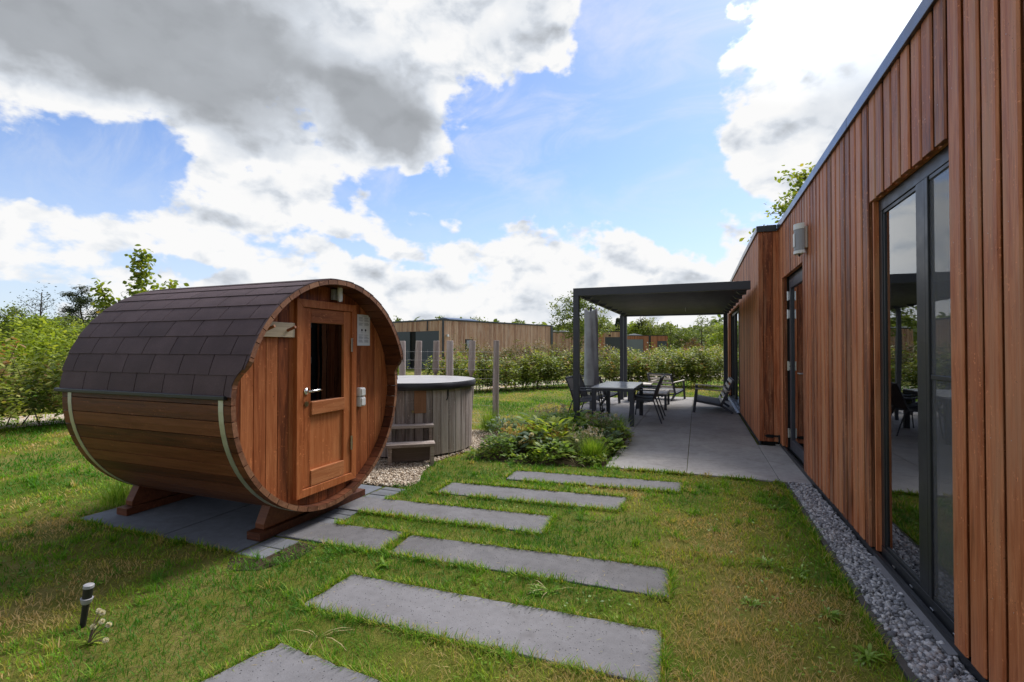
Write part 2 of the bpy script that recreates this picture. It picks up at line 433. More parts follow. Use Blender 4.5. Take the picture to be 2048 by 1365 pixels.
M['dark_glass'] = m_glass('dark_sauna_glass', (.28, .20, .16), .0)

def m_screen():
    m, nt, b = newmat('insect_screen')
    setp(nt, b, 'Base Color', (.20, .20, .215)); setp(nt, b, 'Roughness', .6)
    tr = nt.nodes.new('ShaderNodeBsdfTransparent')
    mx = nt.nodes.new('ShaderNodeMixShader'); mx.inputs[0].default_value = .34
    nt.links.new(tr.outputs[0], mx.inputs[1]); nt.links.new(b.outputs[0], mx.inputs[2])
    nt.links.new(mx.outputs[0], nt.nodes['Material Output'].inputs[0])
    return m
M['screen'] = m_screen()

# ------------------------------------------------------------------ mesh builder
class MB:
    def __init__(s):
        s.v, s.f, s.r, s.mi = [], [], [], []
    def add(s, verts, faces, rnd=None, mi=0):
        o = len(s.v); r = random.random() if rnd is None else rnd
        s.v += [tuple(p) for p in verts]; s.r += [r] * len(verts)
        s.f += [tuple(i + o for i in f) for f in faces]; s.mi += [mi] * len(faces)
        return s
    def box(s, a, b, rnd=None, mi=0, rot=None, piv=None):
        x0, y0, z0 = [min(p, q) for p, q in zip(a, b)]; x1, y1, z1 = [max(p, q) for p, q in zip(a, b)]
        vs = [Vector(p) for p in ((x0, y0, z0), (x1, y0, z0), (x1, y1, z0), (x0, y1, z0), (x0, y0, z1), (x1, y0, z1), (x1, y1, z1), (x0, y1, z1))]
        if rot is not None:
            c = Vector(piv) if piv is not None else Vector(((x0 + x1) / 2, (y0 + y1) / 2, (z0 + z1) / 2))
            vs = [c + rot @ (p - c) for p in vs]
        return s.add(vs, [(0, 3, 2, 1), (4, 5, 6, 7), (0, 1, 5, 4), (1, 2, 6, 5), (2, 3, 7, 6), (3, 0, 4, 7)], rnd, mi)
    def bar(s, p, q, w, h, up=(0, 0, 1), rnd=None, mi=0):
        """box beam from p to q"""
        p, q, up = Vector(p), Vector(q), Vector(up)
        d = (q - p).normalized(); sd_ = d.cross(up)
        if sd_.length < 1e-4: sd_ = d.cross(Vector((1, 0, 0)))
        sd_.normalize(); u = sd_.cross(d)
        c = [(-w / 2, -h / 2), (w / 2, -h / 2), (w / 2, h / 2), (-w / 2, h / 2)]
        vs = [e + sd_ * a + u * b for e in (p, q) for a, b in c]
        return s.add(vs, [(3, 2, 1, 0), (4, 5, 6, 7), (0, 1, 5, 4), (1, 2, 6, 5), (2, 3, 7, 6), (3, 0, 4, 7)], rnd, mi)
    def tube(s, pts, radii, n=8, cap=True, rnd=None, mi=0):
        pts = [Vector(p) for p in pts]
        if not hasattr(radii, '__len__'): radii = [radii] * len(pts)
        vs = []
        for i, p in enumerate(pts):
            d = (pts[min(i + 1, len(pts) - 1)] - pts[max(i - 1, 0)]).normalized()
            a = d.cross(Vector((0, 0, 1)))
            if a.length < .05: a = d.cross(Vector((1, 0, 0)))
            a.normalize(); b_ = d.cross(a)
            for k in range(n):
                t = 2 * PI * k / n
                vs.append(p + (a * math.cos(t) + b_ * math.sin(t)) * radii[i])
        fs = []
        for i in range(len(pts) - 1):
            for k in range(n):
                k2 = (k + 1) % n
                fs.append((i * n + k, (i + 1) * n + k, (i + 1) * n + k2, i * n + k2))
        if cap:
            fs.append(tuple(range(n))); fs.append(tuple((len(pts) - 1) * n + k for k in reversed(range(n))))
        return s.add(vs, fs, rnd, mi)
    def prism(s, poly, axis, a, b, rnd=None, mi=0):
        """extrude a 2D polygon along axis from a to b (poly in the other two axes, in xyz order)"""
        n = len(poly)
        def P(u, v, t): return {'X': (t, u, v), 'Y': (u, t, v), 'Z': (u, v, t)}[axis]
        vs = [P(u, v, a) for u, v in poly] + [P(u, v, b) for u, v in poly]
        fs = [tuple(reversed(range(n))), tuple(range(n, 2 * n))] + [(i, (i + 1) % n, n + (i + 1) % n, n + i) for i in range(n)]
        return s.add(vs, fs, rnd, mi)
    def build(s, name, mats, parent=None, bevel=0.0, smooth=False, seg=2):
        me = bpy.data.meshes.new(name)
        vs = np.array(s.v, dtype=np.float64)
        if parent is not None:
            vs = vs - np.array(ORG.get(parent.name, (0, 0, 0)))
        me.from_pydata(vs.tolist(), [], s.f)
        if not isinstance(mats, (list, tuple)): mats = [mats]
        for m in mats: me.materials.append(m)
        at = me.attributes.new('rnd', 'FLOAT', 'POINT'); at.data.foreach_set('value', s.r)
        me.polygons.foreach_set('material_index', s.mi)
        if smooth:
            me.polygons.foreach_set('use_smooth', [True] * len(me.polygons))
        bm_fix(me)
        me.update()
        o = bpy.data.objects.new(name, me); COL.objects.link(o)
        if parent is not None: o.parent = parent
        if bevel:
            b = o.modifiers.new('bevel', 'BEVEL'); b.width = bevel; b.segments = seg; b.limit_method = 'ANGLE'; b.angle_limit = R(40)
        return o

import bmesh
def bm_fix(me):
    bm = bmesh.new(); bm.from_mesh(me); bmesh.ops.recalc_face_normals(bm, faces=bm.faces); bm.to_mesh(me); bm.free()

ORG = {}
def thing(name, label, cat, loc=(0, 0, 0), rotz=0, group=None, local=False):
    o = bpy.data.objects.new(name, None); COL.objects.link(o)
    o.empty_display_size = .2
    o.location = loc; o.rotation_euler = (0, 0, rotz); o['label'] = label; o['category'] = cat
    if group: o['group'] = group
    ORG[o.name] = (0, 0, 0) if local else tuple(loc)
    return o
def tag(o, label, cat, group=None):
    o['label'] = label; o['category'] = cat
    if group: o['group'] = group
    return o
def struct(o, kind='structure', label=None, cat=None):
    o['kind'] = kind
    if label: o['label'] = label
    if cat: o['category'] = cat
    return o
def dup(root, loc, rotz, label, group=None):
    r = root.copy(); COL.objects.link(r); r.location = loc; r.rotation_euler = (0, 0, rotz); r['label'] = label
    if group: r['group'] = group
    for ch in list(root.children):
        c = ch.copy(); COL.objects.link(c); c.parent = r
        for g in ch.children:
            d = g.copy(); COL.objects.link(d); d.parent = c
    return r

def npmesh(name, verts, faces_flat, loop_tot, mat, rnd, parent=None, smooth=False):
    """fast mesh from numpy arrays: verts (N,3), flat loop indices, loop totals per face"""
    me = bpy.data.meshes.new(name)
    if parent is not None: verts = verts - np.array(ORG.get(parent.name, (0, 0, 0)))
    me.vertices.add(len(verts)); me.vertices.foreach_set('co', np.ascontiguousarray(verts, dtype=np.float32).ravel())
    me.loops.add(len(faces_flat)); me.loops.foreach_set('vertex_index', np.ascontiguousarray(faces_flat, dtype=np.int32))
    me.polygons.add(len(loop_tot))
    st = np.concatenate([[0], np.cumsum(loop_tot)[:-1]]).astype(np.int32)
    me.polygons.foreach_set('loop_start', st); me.polygons.foreach_set('loop_total', np.asarray(loop_tot, dtype=np.int32))
    if smooth: me.polygons.foreach_set('use_smooth', np.ones(len(loop_tot), dtype=bool))
    at = me.attributes.new('rnd', 'FLOAT', 'POINT'); at.data.foreach_set('value', np.ascontiguousarray(rnd, dtype=np.float32))
    me.materials.append(mat); me.update(calc_edges=True)
    o = bpy.data.objects.new(name, me); COL.objects.link(o)
    if parent is not None: o.parent = parent
    return o

def unit(a): return a / np.maximum(np.linalg.norm(a, axis=1, keepdims=True), 1e-9)

def leaf_arrays(base, d, nrm, L, W, bend=0.25, shape=(.9, 1.0)):
    """6-vertex blades. base,d,nrm (N,3); L,W (N)"""
    d = unit(d); side = unit(np.cross(d, nrm)); up = unit(np.cross(side, d))
    L = L[:, None]; W = W[:, None]
    b1 = base + d * L * .38 - up * L * bend * .12; b2 = base + d * L * .72 - up * L * bend * .45; tip = base + d * L - up * L * bend
    v = np.stack([base, b1 - side * W * .5 * shape[0], b1 + side * W * .5 * shape[0], b2 - side * W * .42 * shape[1], b2 + side * W * .42 * shape[1], tip], 1)
    n = len(base); o = (np.arange(n) * 6)[:, None]
    f = (np.array([[0, 2, 1, 1, 2, 4, 3, 3, 4, 5]]) + o).ravel()
    lt = np.tile([3, 4, 3], n)
    return v.reshape(-1, 3), f, lt

def merge(parts):
    vs, fs, ls, rs = [], [], [], []; o = 0
    for v, f, l, r in parts:
        vs.append(v); fs.append(f + o); ls.append(l); rs.append(r); o += len(v)
    return np.concatenate(vs), np.concatenate(fs), np.concatenate(ls), np.concatenate(rs)

def leaves(name, base, d, nrm, L, W, mat, rnd, parent=None, bend=.25, shape=(.9, 1.0)):
    v, f, lt = leaf_arrays(base, d, nrm, L, W, bend, shape)
    return npmesh(name, v, f, lt, mat, np.repeat(rnd, 6), parent)

def vnoise(x, y, seed=0, scale=1.0, octv=4):
    """value noise in numpy"""
    tot = np.zeros_like(x); amp = 1.0; nrm = 0
    for o in range(octv):
        xs, ys = x * scale, y * scale
        xi, yi = np.floor(xs).astype(np.int64), np.floor(ys).astype(np.int64)
        fx, fy = xs - xi, ys - yi; fx = fx * fx * (3 - 2 * fx); fy = fy * fy * (3 - 2 * fy)
        def h(a, b):
            n = (a * 374761393 + b * 668265263 + (seed + o) * 974634777) & 0xffffffff
            n = ((n ^ (n >> 13)) * 1274126177) & 0xffffffff
            return ((n ^ (n >> 16)) & 0xffff) / 65535.0
        v = (h(xi, yi) * (1 - fx) + h(xi + 1, yi) * fx) * (1 - fy) + (h(xi, yi + 1) * (1 - fx) + h(xi + 1, yi + 1) * fx) * fy
        tot += v * amp; nrm += amp; amp *= .55; scale *= 2.1
    return tot / nrm

# ------------------------------------------------------------------ setting: ground
GZ = -0.014
def sheet(name, pts, z, mat, sub=False):
    me = bpy.data.meshes.new(name)
    me.from_pydata([(x, y, z) for x, y in pts], [], [tuple(range(len(pts)))])
    me.materials.append(mat)
    at = me.attributes.new('rnd', 'FLOAT', 'POINT'); at.data.foreach_set('value', [.5] * len(pts))
    o = bpy.data.objects.new(name, me); COL.objects.link(o)
    return o
struct(sheet('lawn', [(-900, -300), (900, -300), (900, 1500), (-900, 1500)], GZ, M['lawn']))

# sandy path behind the hedge
pc = [(-15.2, -2.5), (-13.2, 1.8), (-11.9, 5.6), (-10.2, 10.2), (-7.6, 15.2), (-5.0, 19.6), (-1.6, 23.9), (2.5, 28.2), (9, 33)]
L_, R_ = [], []
for i, (x, y) in enumerate(pc):
    a = pc[max(0, i - 1)]; b = pc[min(len(pc) - 1, i + 1)]
    dx, dy = b[0] - a[0], b[1] - a[1]; l = math.hypot(dx, dy); nx, ny = -dy / l, dx / l
    w = .95
    L_.append((x + nx * w, y + ny * w)); R_.append((x - nx * w, y - ny * w))
mb = MB()
for i in range(len(pc) - 1):
    mb.add([(*L_[i], GZ + .008), (*R_[i], GZ + .008), (*R_[i + 1], GZ + .008), (*L_[i + 1], GZ + .008)], [(0, 1, 2, 3)], .5)
struct(mb.build('path', M['path']))

# stepping slabs: corners measured on the ground, near-left, near-right, far-right, far-left
SLABS = [
    ([(-2.04, 1.10), (-.80, 1.16), (-.82, 1.68), (-1.855, 1.765)], 'stepping slab nearest the camera, cut off by the bottom of the photo'),
    ([(-2.02, 2.07), (-.15, 2.11), (-.17, 2.52), (-2.0, 2.46)], 'long stepping slab second from the front, largest one fully in the lawn'),
    ([(-1.98, 2.80), (-.16, 2.87), (-.18, 3.24), (-2.01, 3.13)], 'stepping slab in line with the short slab beside the sauna skid'),
    ([(-2.955, 2.765), (-2.05, 2.79), (-2.07, 3.16), (-2.955, 3.085)], 'short stepping slab between the sauna paving and a longer slab'),
    ([(-2.955, 3.42), (-1.10, 3.50), (-1.12, 3.89), (-2.955, 3.76)], 'long stepping slab that starts at the cobbles beside the sauna door'),
    ([(-2.38, 4.12), (-.63, 4.24), (-.62, 4.63), (-2.39, 4.49)], 'second farthest stepping slab, crossing the lawn before the pebbles'),
    ([(-1.91, 4.80), (-.16, 4.98), (-.15, 5.32), (-1.94, 5.17)], 'farthest stepping slab, nearest to the terrace and flower bed'),
]
for pts, lab in SLABS:
    mb = MB()
    fr = [(x, y, 0) for x, y in pts]
    ring = []
    for (x0, y0), (x1, y1) in zip(pts, pts[1:] + pts[:1]):
        k = max(2, int(math.hypot(x1 - x0, y1 - y0) / .045))
        for j in range(k):
            c = .0022 if random.random() < .93 else .009
            ring.append((x0 + (x1 - x0) * j / k + random.gauss(0, c), y0 + (y1 - y0) * j / k + random.gauss(0, c)))
    mb.prism(ring, 'Z', -.06, random.uniform(-.004, .002))
    tag(mb.build('stepping_slab', M['slab'], bevel=.006), lab, 'paving slab', 'stepping slabs across the lawn')

# sauna pad: big dark pavers with open joints and a sett border
mb = MB()
xs = [-4.76, -3.74, -2.962]; ys = [2.44, 3.30, 4.10]
for i in range(2):
    for j in range(2):
        mb.box((xs[i] + .007, ys[j] + .007, -.07), (xs[i + 1] - .007, ys[j + 1] - .007, -.002 - .003 * random.random()), .5 + .3 * (random.random() - .5))
struct(mb.build('paving', M['pad'], bevel=.004))
mb = MB()
for ya, yb, st_ in ((2.43, 2.755, .160), (3.10, 3.415, .103), (3.775, 4.13, .088)):
    y = ya
    while y + st_ * .8 < yb:
        xe = -2.715 + random.uniform(-.01, .01)
        for xa, xb in (((-2.95, -2.835), (-2.828, xe)) if st_ > .12 else ((-2.95, xe),)):
            mb.box((xa, y + .003, -.07), (xb, y + st_ - .003, -.006 + random.uniform(-.004, .002)))
        y += st_
struct(mb.build('cobble_border', M['sett'], bevel=.006))

# terrace of long concrete slabs
mb = MB()
def tcol(x0, x1, ycuts, rr=.5):
    for a, b in zip(ycuts[:-1], ycuts[1:]):
        mb.box((x0 + .003, a + .003, -.08), (x1 - .003, b - .003, random.uniform(-.002, .0015)), .5 + .35 * (random.random() - .5))
tcol(-.12, .80, [5.73, 7.76, 9.27, 11.05, 12.8, 14.6]); tcol(.80, 1.10, [5.74, 7.76])
tcol(-1.02, -.12, [5.71, 6.49, 8.38, 10.15, 11.91, 13.7, 14.45])
tcol(-1.92, -1.02, [7.95, 9.72, 11.37, 13.1, 14.2]); tcol(-2.62, -1.92, [10.9, 12.3, 13.6])
struct(mb.build('terrace', M['terrace'], bevel=.003))

# ------------------------------------------------------------------ stones
def stones(name, xy, size, mat, z0, layers=1, flat=.65):
    n = len(xy)
    # distorted icosahedron
    t = (1 + 5 ** .5) / 2
    ico = np.array([(-1, t, 0), (1, t, 0), (-1, -t, 0), (1, -t, 0), (0, -1, t), (0, 1, t), (0, -1, -t), (0, 1, -t), (t, 0, -1), (t, 0, 1), (-t, 0, -1), (-t, 0, 1)]) / 1.9
    fc = np.array([(0, 11, 5), (0, 5, 1), (0, 1, 7), (0, 7, 10), (0, 10, 11), (1, 5, 9), (5, 11, 4), (11, 10, 2), (10, 7, 6), (7, 1, 8), (3, 9, 4), (3, 4, 2), (3, 2, 6), (3, 6, 8), (3, 8, 9), (4, 9, 5), (2, 4, 11), (6, 2, 10), (8, 6, 7), (9, 8, 1)])
    v = np.repeat(ico[None], n, 0) * (1 + RNG.uniform(-.28, .28, (n, 12, 1)))
    v *= size[:, None, None] * RNG.uniform(.7, 1.15, (n, 1, 3)) * np.array([1, 1, flat])
    q = RNG.normal(size=(n, 4)); q[:, 1:3] *= .55; q /= np.linalg.norm(q, axis=1, keepdims=True)
    w, x, y_, z = q.T
    Rm = np.stack([1 - 2 * (y_ ** 2 + z ** 2), 2 * (x * y_ - z * w), 2 * (x * z + y_ * w), 2 * (x * y_ + z * w), 1 - 2 * (x ** 2 + z ** 2), 2 * (y_ * z - x * w), 2 * (x * z - y_ * w), 2 * (y_ * z + x * w), 1 - 2 * (x ** 2 + y_ ** 2)], 1).reshape(-1, 3, 3)
    v = np.einsum('nij,nkj->nki', Rm, v)
    v += np.concatenate([xy, (z0 + RNG.uniform(-.3, .9, n) * size * .8)[:, None]], 1)[:, None]
    f = (fc.ravel()[None] + (np.arange(n) * 12)[:, None]).ravel()
    return npmesh(name, v.reshape(-1, 3), f, np.full(n * 20, 3), mat, np.repeat(RNG.random(n), 12))

# grey gravel strip along the house, with its edging board
mb = MB(); mb.add([(.85, .6, -.009), (1.10, .6, -.009), (1.10, 5.72, -.009), (.85, 5.72, -.009)], [(0, 1, 2, 3)], .3)
struct(mb.build('gravel_bed', M['soil']))
n = 12500
xy = np.stack([RNG.uniform(.865, 1.075, n), .9 + 4.8 * RNG.random(n) ** 1.25], 1)
struct(stones('gravel', xy, RNG.uniform(.006, .0185, n) ** 1.0, M['gravel'], -.004), 'stuff', 'grey crushed stone in the strip along the wooden house', 'gravel')
mb = MB(); mb.box((.825, .5, -.08), (.860, 3.1, .004)); mb.box((.828, 3.105, -.08), (.863, 5.70, .001))
struct(mb.build('edging_board', M['edging'], bevel=.004))

# beige pebbles round the hot tub
PEB = [(-5.6, 4.12), (-3.02, 4.13), (-2.74, 4.20), (-2.72, 4.38), (-2.90, 4.75), (-3.02, 5.2), (-2.98, 5.6), (-2.80, 6.2), (-2.66, 6.8), (-2.60, 7.25), (-3.0, 7.40), (-5.6, 7.5)]
def inpoly(px, py, poly):
    c = np.zeros(len(px), bool); n = len(poly)
    for i in range(n):
        x1, y1 = poly[i]; x2, y2 = poly[(i + 1) % n]
        c ^= ((y1 > py) != (y2 > py)) & (px < (x2 - x1) * (py - y1) / (y2 - y1 + 1e-12) + x1)
    return c
struct(sheet('pebble_bed', PEB, -.008, M['pebble']))
n = 26000
px, py = RNG.uniform(-4.6, -2.55, n), RNG.uniform(4.1, 7.5, n)
k = inpoly(px, py, PEB) & (np.hypot(px + 3.79, py - 5.9) > .80)
xy = np.stack([px, py], 1)[k]
struct(stones('pebbles', xy, RNG.uniform(.008, .017, len(xy)), M['pebble'], -.002), 'stuff', 'beige pebbles around the hot tub and its steps', 'pebbles')

# flower bed soil
BED = [(-2.75, 5.55), (-2.0, 5.50), (-1.04, 5.68), (-1.03, 7.94), (-1.93, 7.94), (-2.2, 9.2), (-2.9, 9.2), (-3.1, 8.2), (-2.62, 7.2), (-2.62, 6.4)]
struct(sheet('bed_soil', BED, -.009, M['soil']))

# ------------------------------------------------------------------ grass
def clutter():
    # dry clippings blown onto the slabs and terrace edge, and small broad leaves in the turf
    P_ = []
    for q, _ in SLABS:
        for (x0, y0), (x1, y1) in zip(q, q[1:] + q[:1]):
            l = math.hypot(x1 - x0, y1 - y0); k = int(l * 26); t = RNG.random(k); o_ = RNG.exponential(.045, k)
            dx, dy = (x1 - x0) / l, (y1 - y0) / l
            P_.append(np.stack([x0 + (x1 - x0) * t - dy * o_, y0 + (y1 - y0) * t + dx * o_], 1))
    P_ = np.concatenate(P_); k = len(P_); a = RNG.uniform(0, 2 * PI, k)
    struct(leaves('grass_clippings', np.concatenate([P_, np.full((k, 1), .0025)], 1), np.stack([np.cos(a), np.sin(a), RNG.uniform(0, .08, k)], 1), RNG.normal(0, .2, (k, 3)) + np.array([0, 0, 1]), RNG.uniform(.012, .04, k), np.full(k, .0022), M['grass'], np.clip(RNG.normal(.8, .2, k), 0, 1), bend=.02), 'stuff', 'dry grass clippings lying along the slab edges', 'grass clippings')
    n = 16000
    rr = np.sqrt(RNG.uniform(1.2 ** 2, 6.5 ** 2, n)); a = RNG.uniform(-.95, .95, n)
    x = rr * (np.sin(a) * RX + np.cos(a) * FX); y = rr * (np.sin(a) * RY + np.cos(a) * FY)
    k = (vnoise(x, y, 91, 1.9, 4) > .56) & ~((x > -4.76) & (x < -2.71) & (y > 2.42)) & ~(x > .82) & (y < 5.6) & ~inpoly(x, y, PEB) & ~inpoly(x, y, BED)
    for q, _ in SLABS: k &= ~inpoly(x, y, q)
    x, y = x[k], y[k]; n = len(x); a = RNG.uniform(0, 2 * PI, n)
    struct(leaves('clover', np.stack([x, y, GZ + RNG.uniform(.012, .04, n)], 1), np.stack([np.cos(a), np.sin(a), RNG.uniform(-.1, .5, n)], 1), RNG.normal(0, .3, (n, 3)) + np.array([0, 0, 1]), RNG.uniform(.010, .030, n), RNG.uniform(.006, .013, n), M['tuft'], np.clip(RNG.normal(.35, .2, n), 0, 1), bend=.2, shape=(1.0, 1.2)), 'stuff', 'small broad leaves of clover and plantain in the turf', 'clover')
clutter()
def grass():
    polys = [p for p, _ in SLABS]
    def ok(x, y, m=.0):
        k = np.ones(len(x), bool)
        for p in polys: k &= ~inpoly(x, y, p)
        k &= ~((x > -4.76) & (x < -2.71) & (y > 2.42) & (y < 4.15))
        k &= ~((x > .825) & (y < 5.74)); k &= ~((x > -.93) & (y > 5.72) & (y < 14.5)); k &= ~((x > -1.93) & (y > 7.95) & (y < 14.2))
        k &= ~((x > -2.62) & (x < -1.9) & (y > 10.9) & (y < 13.6)); k &= ~(x > .82)& (y < 15.5) | (y>=15.5)
        k &= ~inpoly(x, y, PEB); k &= ~inpoly(x, y, BED)
        return k
    pos = []
    for (r0, r1, dn) in ((.9, 2.2, 8200), (2.2, 3.6, 6200), (3.6, 5.5, 3400), (5.5, 8.5, 1700), (8.5, 13, 800), (13, 22, 260)):
        th = R(56)
        area = (r1 ** 2 - r0 ** 2) * th
        n = int(area * dn)
        rr = np.sqrt(RNG.uniform(r0 ** 2, r1 ** 2, n)); a = RNG.uniform(-th, th, n)
        x = rr * (np.sin(a) * RX + np.cos(a) * FX); y = rr * (np.sin(a) * RY + np.cos(a) * FY)
        # clumping
        cl = vnoise(x, y, 5, 9.0, 3)
        k = ok(x, y) & (RNG.random(n) < .35 + 1.3 * np.clip((cl - .28) * 1.7, 0, 1))
        pos.append((x[k], y[k], np.hypot(x, y)[k]))
    x = np.concatenate([p[0] for p in pos]); y = np.concatenate([p[1] for p in pos]); dist = np.concatenate([p[2] for p in pos])
    n = len(x)
    dry = vnoise(x, y, 21, 1.25, 5)
    g2 = lambda cx, cy, sx, sy: np.exp(-((x - cx) / sx) ** 2 - ((y - cy) / sy) ** 2)
    dry = dry + .24 * g2(.42, 2.6, .5, 1.9) + .07 * g2(.2, 4.6, .7, .6) - .15 * g2(-2.2, 1.7, .95, .7) - .09 * g2(-1.2, 2.65, 1.2, .25) - .07 * g2(-1.6, 3.3, 1.0, .2) + .05 * g2(-4.2, 2.0, 1.1, .5) + .04 * g2(-3.3, 1.25, .35, .4) + .10 * g2(-3.2, 9.2, 1.2, 1.6) + .06 * g2(-1.3, 1.85, .5, .18)
    tall = vnoise(x, y, 33, 2.3, 3)
    lush = np.clip((tall - .47) * 3.2, 0, 1)
    tone = np.clip((dry - .40) * 3.6 + RNG.normal(0, .17, n) - lush * .22, 0.0, 1)
    Ln = (.020 + .036 * RNG.random(n) + .05 * lush * RNG.random(n) ** 1.5) * (1 - .35 * np.clip(tone - .55, 0, 1)) * np.clip(1 + (dist - 6) * .03, 1, 1.5)
    Wn = (.0021 + .0016 * RNG.random(n)) * np.clip(dist / 2.4, 1, 7)
    az = RNG.uniform(0, 2 * PI, n); lean = np.abs(RNG.normal(.45, .28, n))
    d = np.stack([np.cos(az) * np.sin(lean), np.sin(az) * np.sin(lean), np.cos(lean)], 1)
    nrm = np.stack([-np.cos(az) * np.cos(lean), -np.sin(az) * np.cos(lean), np.sin(lean)], 1) + RNG.normal(0, .25, (n, 3))
    # longer blades that hang over the slab edges
    ex, ey = [], []
    for q in polys + [[(-.93, 5.70), (.8, 5.73), (.8, 5.74), (-.93, 5.72)], [(-4.76, 2.43), (-2.98, 2.43), (-2.98, 2.45), (-4.76, 2.45)], [(.815, 1.2), (.822, 1.2), (.822, 5.6), (.815, 5.6)]]:
        for (x0, y0), (x1, y1) in zip(q, q[1:] + q[:1]):
            l = math.hypot(x1 - x0, y1 - y0); k = int(l * 950); t = RNG.random(k); o_ = np.abs(RNG.normal(0, .016, k)) + .002
            dx, dy = (x1 - x0) / max(l, 1e-6), (y1 - y0) / max(l, 1e-6)
            px_, py_ = x0 + (x1 - x0) * t + dy * o_, y0 + (y1 - y0) * t - dx * o_
            c = vnoise(px_, py_, 77, 6.0, 2) > .36
            ex.append(px_[c]); ey.append(py_[c])
    ex, ey = np.concatenate(ex), np.concatenate(ey); kk = ok(ex, ey); ex, ey = ex[kk], ey[kk]; m_ = len(ex)
    x = np.concatenate([x, ex]); y = np.concatenate([y, ey])
    tone = np.concatenate([tone, np.clip(RNG.normal(.5, .26, m_), 0, 1)])
    Ln = np.concatenate([Ln, RNG.uniform(.03, .078, m_)]); Wn = np.concatenate([Wn, (.0024 + .0014 * RNG.random(m_)) * np.clip(np.hypot(ex, ey) / 2.4, 1, 3)])
    a3 = RNG.uniform(0, 2 * PI, m_); l3 = np.abs(RNG.normal(.6, .3, m_))
    d = np.concatenate([d, np.stack([np.cos(a3) * np.sin(l3), np.sin(a3) * np.sin(l3), np.cos(l3)], 1)])
    nrm = np.concatenate([nrm, np.stack([-np.cos(a3), -np.sin(a3), np.full(m_, .6)], 1)]); n = len(x)
    nt_c = 900
    rr = np.sqrt(RNG.uniform(1.1 ** 2, 7.5 ** 2, nt_c)); a = RNG.uniform(-.98, .98, nt_c)
    cx_ = rr * (np.sin(a) * RX + np.cos(a) * FX); cy_ = rr * (np.sin(a) * RY + np.cos(a) * FY)
    kk = ok(cx_, cy_) & (vnoise(cx_, cy_, 55, 1.3, 3) > .47); cx_, cy_ = cx_[kk], cy_[kk]
    per = 26; m_ = len(cx_) * per
    tx = np.repeat(cx_, per) + RNG.normal(0, .014, m_); ty = np.repeat(cy_, per) + RNG.normal(0, .014, m_)
    x = np.concatenate([x, tx]); y = np.concatenate([y, ty])
    tone = np.concatenate([tone, np.clip(np.repeat(RNG.choice([.12, .3, .45, .8], len(cx_), p=[.35, .35, .18, .12]), per) + RNG.normal(0, .1, m_), 0, 1)])
    Ln = np.concatenate([Ln, RNG.uniform(.035, .095, m_)]); Wn = np.concatenate([Wn, RNG.uniform(.0022, .0042, m_) * np.clip(np.hypot(tx, ty) / 2.6, 1, 3)])
    a3 = RNG.uniform(0, 2 * PI, m_); l3 = np.abs(RNG.normal(.55, .3, m_))
    d = np.concatenate([d, np.stack([np.cos(a3) * np.sin(l3), np.sin(a3) * np.sin(l3), np.cos(l3)], 1)])
    nrm = np.concatenate([nrm, np.stack([-np.cos(a3), -np.sin(a3), np.full(m_, .5)], 1)]); n = len(x)
    base = np.stack([x, y, np.full(n, GZ - .004)], 1)
    o = leaves('grass', base, d, nrm, Ln, Wn, M['grass'], tone, bend=.35, shape=(1, .75))
    struct(o, 'stuff', 'short green and straw coloured lawn grass between the slabs', 'grass')
    # longer dry wisps
grass()

# ------------------------------------------------------------------ the wooden house on the right
WX, BX, YC = 1.08, .82, 7.77       # near wall plane, far wall plane, corner
YE = 15.3                           # far end of the house
RZ = 3.14
house = thing('wooden_house', 'flat roofed wooden house with red brown vertical boards and dark windows along the terrace', 'house', (WX, YC, 0))

def boards(mb, X, y0, y1, z0, z1, holes=(), pitch=.138, mi=0, screws=()):
    """vertical boards with bevelled sides on a wall facing -X; holes are (ya, yb, za, zb)"""
    n = int(round((y1 - y0) / pitch)); pitch = (y1 - y0) / n
    for i in range(n):
        c = y0 + (i + .5) * pitch; r = random.random()
        hw, bw = pitch * .338, pitch * .40
        dx = random.uniform(-.0025, .0025)
        segs = [(z0 + random.uniform(-.002, .002), z1)]
        for ya, yb, za, zb in holes:
            if c + bw > ya and c - bw < yb:
                out = []
                for a, b in segs:
                    if za > a: out.append((a, min(b, za)))
                    if zb < b: out.append((max(a, zb + random.uniform(-.002, .002)), b))
                out = [s for s in out if s[1] - s[0] > .02]
                ov0, ov1 = max(ya, c - bw), min(yb, c + bw)
                if ov1 - ov0 < .5 * bw: out = segs
                segs = out
        for a, b in segs:
            x_ = X + dx; tp = hw + .009; ug = hw - .006
            mb.prism([(x_, c - hw), (x_ + .006, c - tp), (x_ + .010, c - tp), (x_ + .012, c - ug), (x_ + .03, c - ug), (x_ + .03, c + ug), (x_ + .012, c + ug), (x_ + .010, c + tp), (x_ + .006, c + tp), (x_, c + hw)], 'Z', a, b, r, mi)
        for z in screws:
            for a, b in segs:
                if a < z < b:
                    mb.box((X + dx - .001, c + .012, z + .01 * math.sin(i * 1.7)), (X + dx + .002, c + .016, z + .004 + .01 * math.sin(i * 1.7)), .5, 1)

# openings
WIN = (2.76, 3.86, -.02, 2.37); DOOR = (6.16, 7.42, -.02, 2.34); FWIN = (11.25, 14.85, -.02, 2.32)
SCR = (.42, 1.05, 1.86, 2.56)
mb = MB(); boards(mb, WX, 1.0, YC - .004, .055, 3.06, (WIN, DOOR), screws=SCR)
mb.build('wall', [M['clad'], M['steel']], house, bevel=.0025)
mb = MB(); boards(mb, BX, YC + .003, YE, .055, 3.06, (FWIN,), pitch=.136, screws=(.42, 1.86))
mb.build('wall', [M['clad'], M['steel']], house, bevel=.0025)
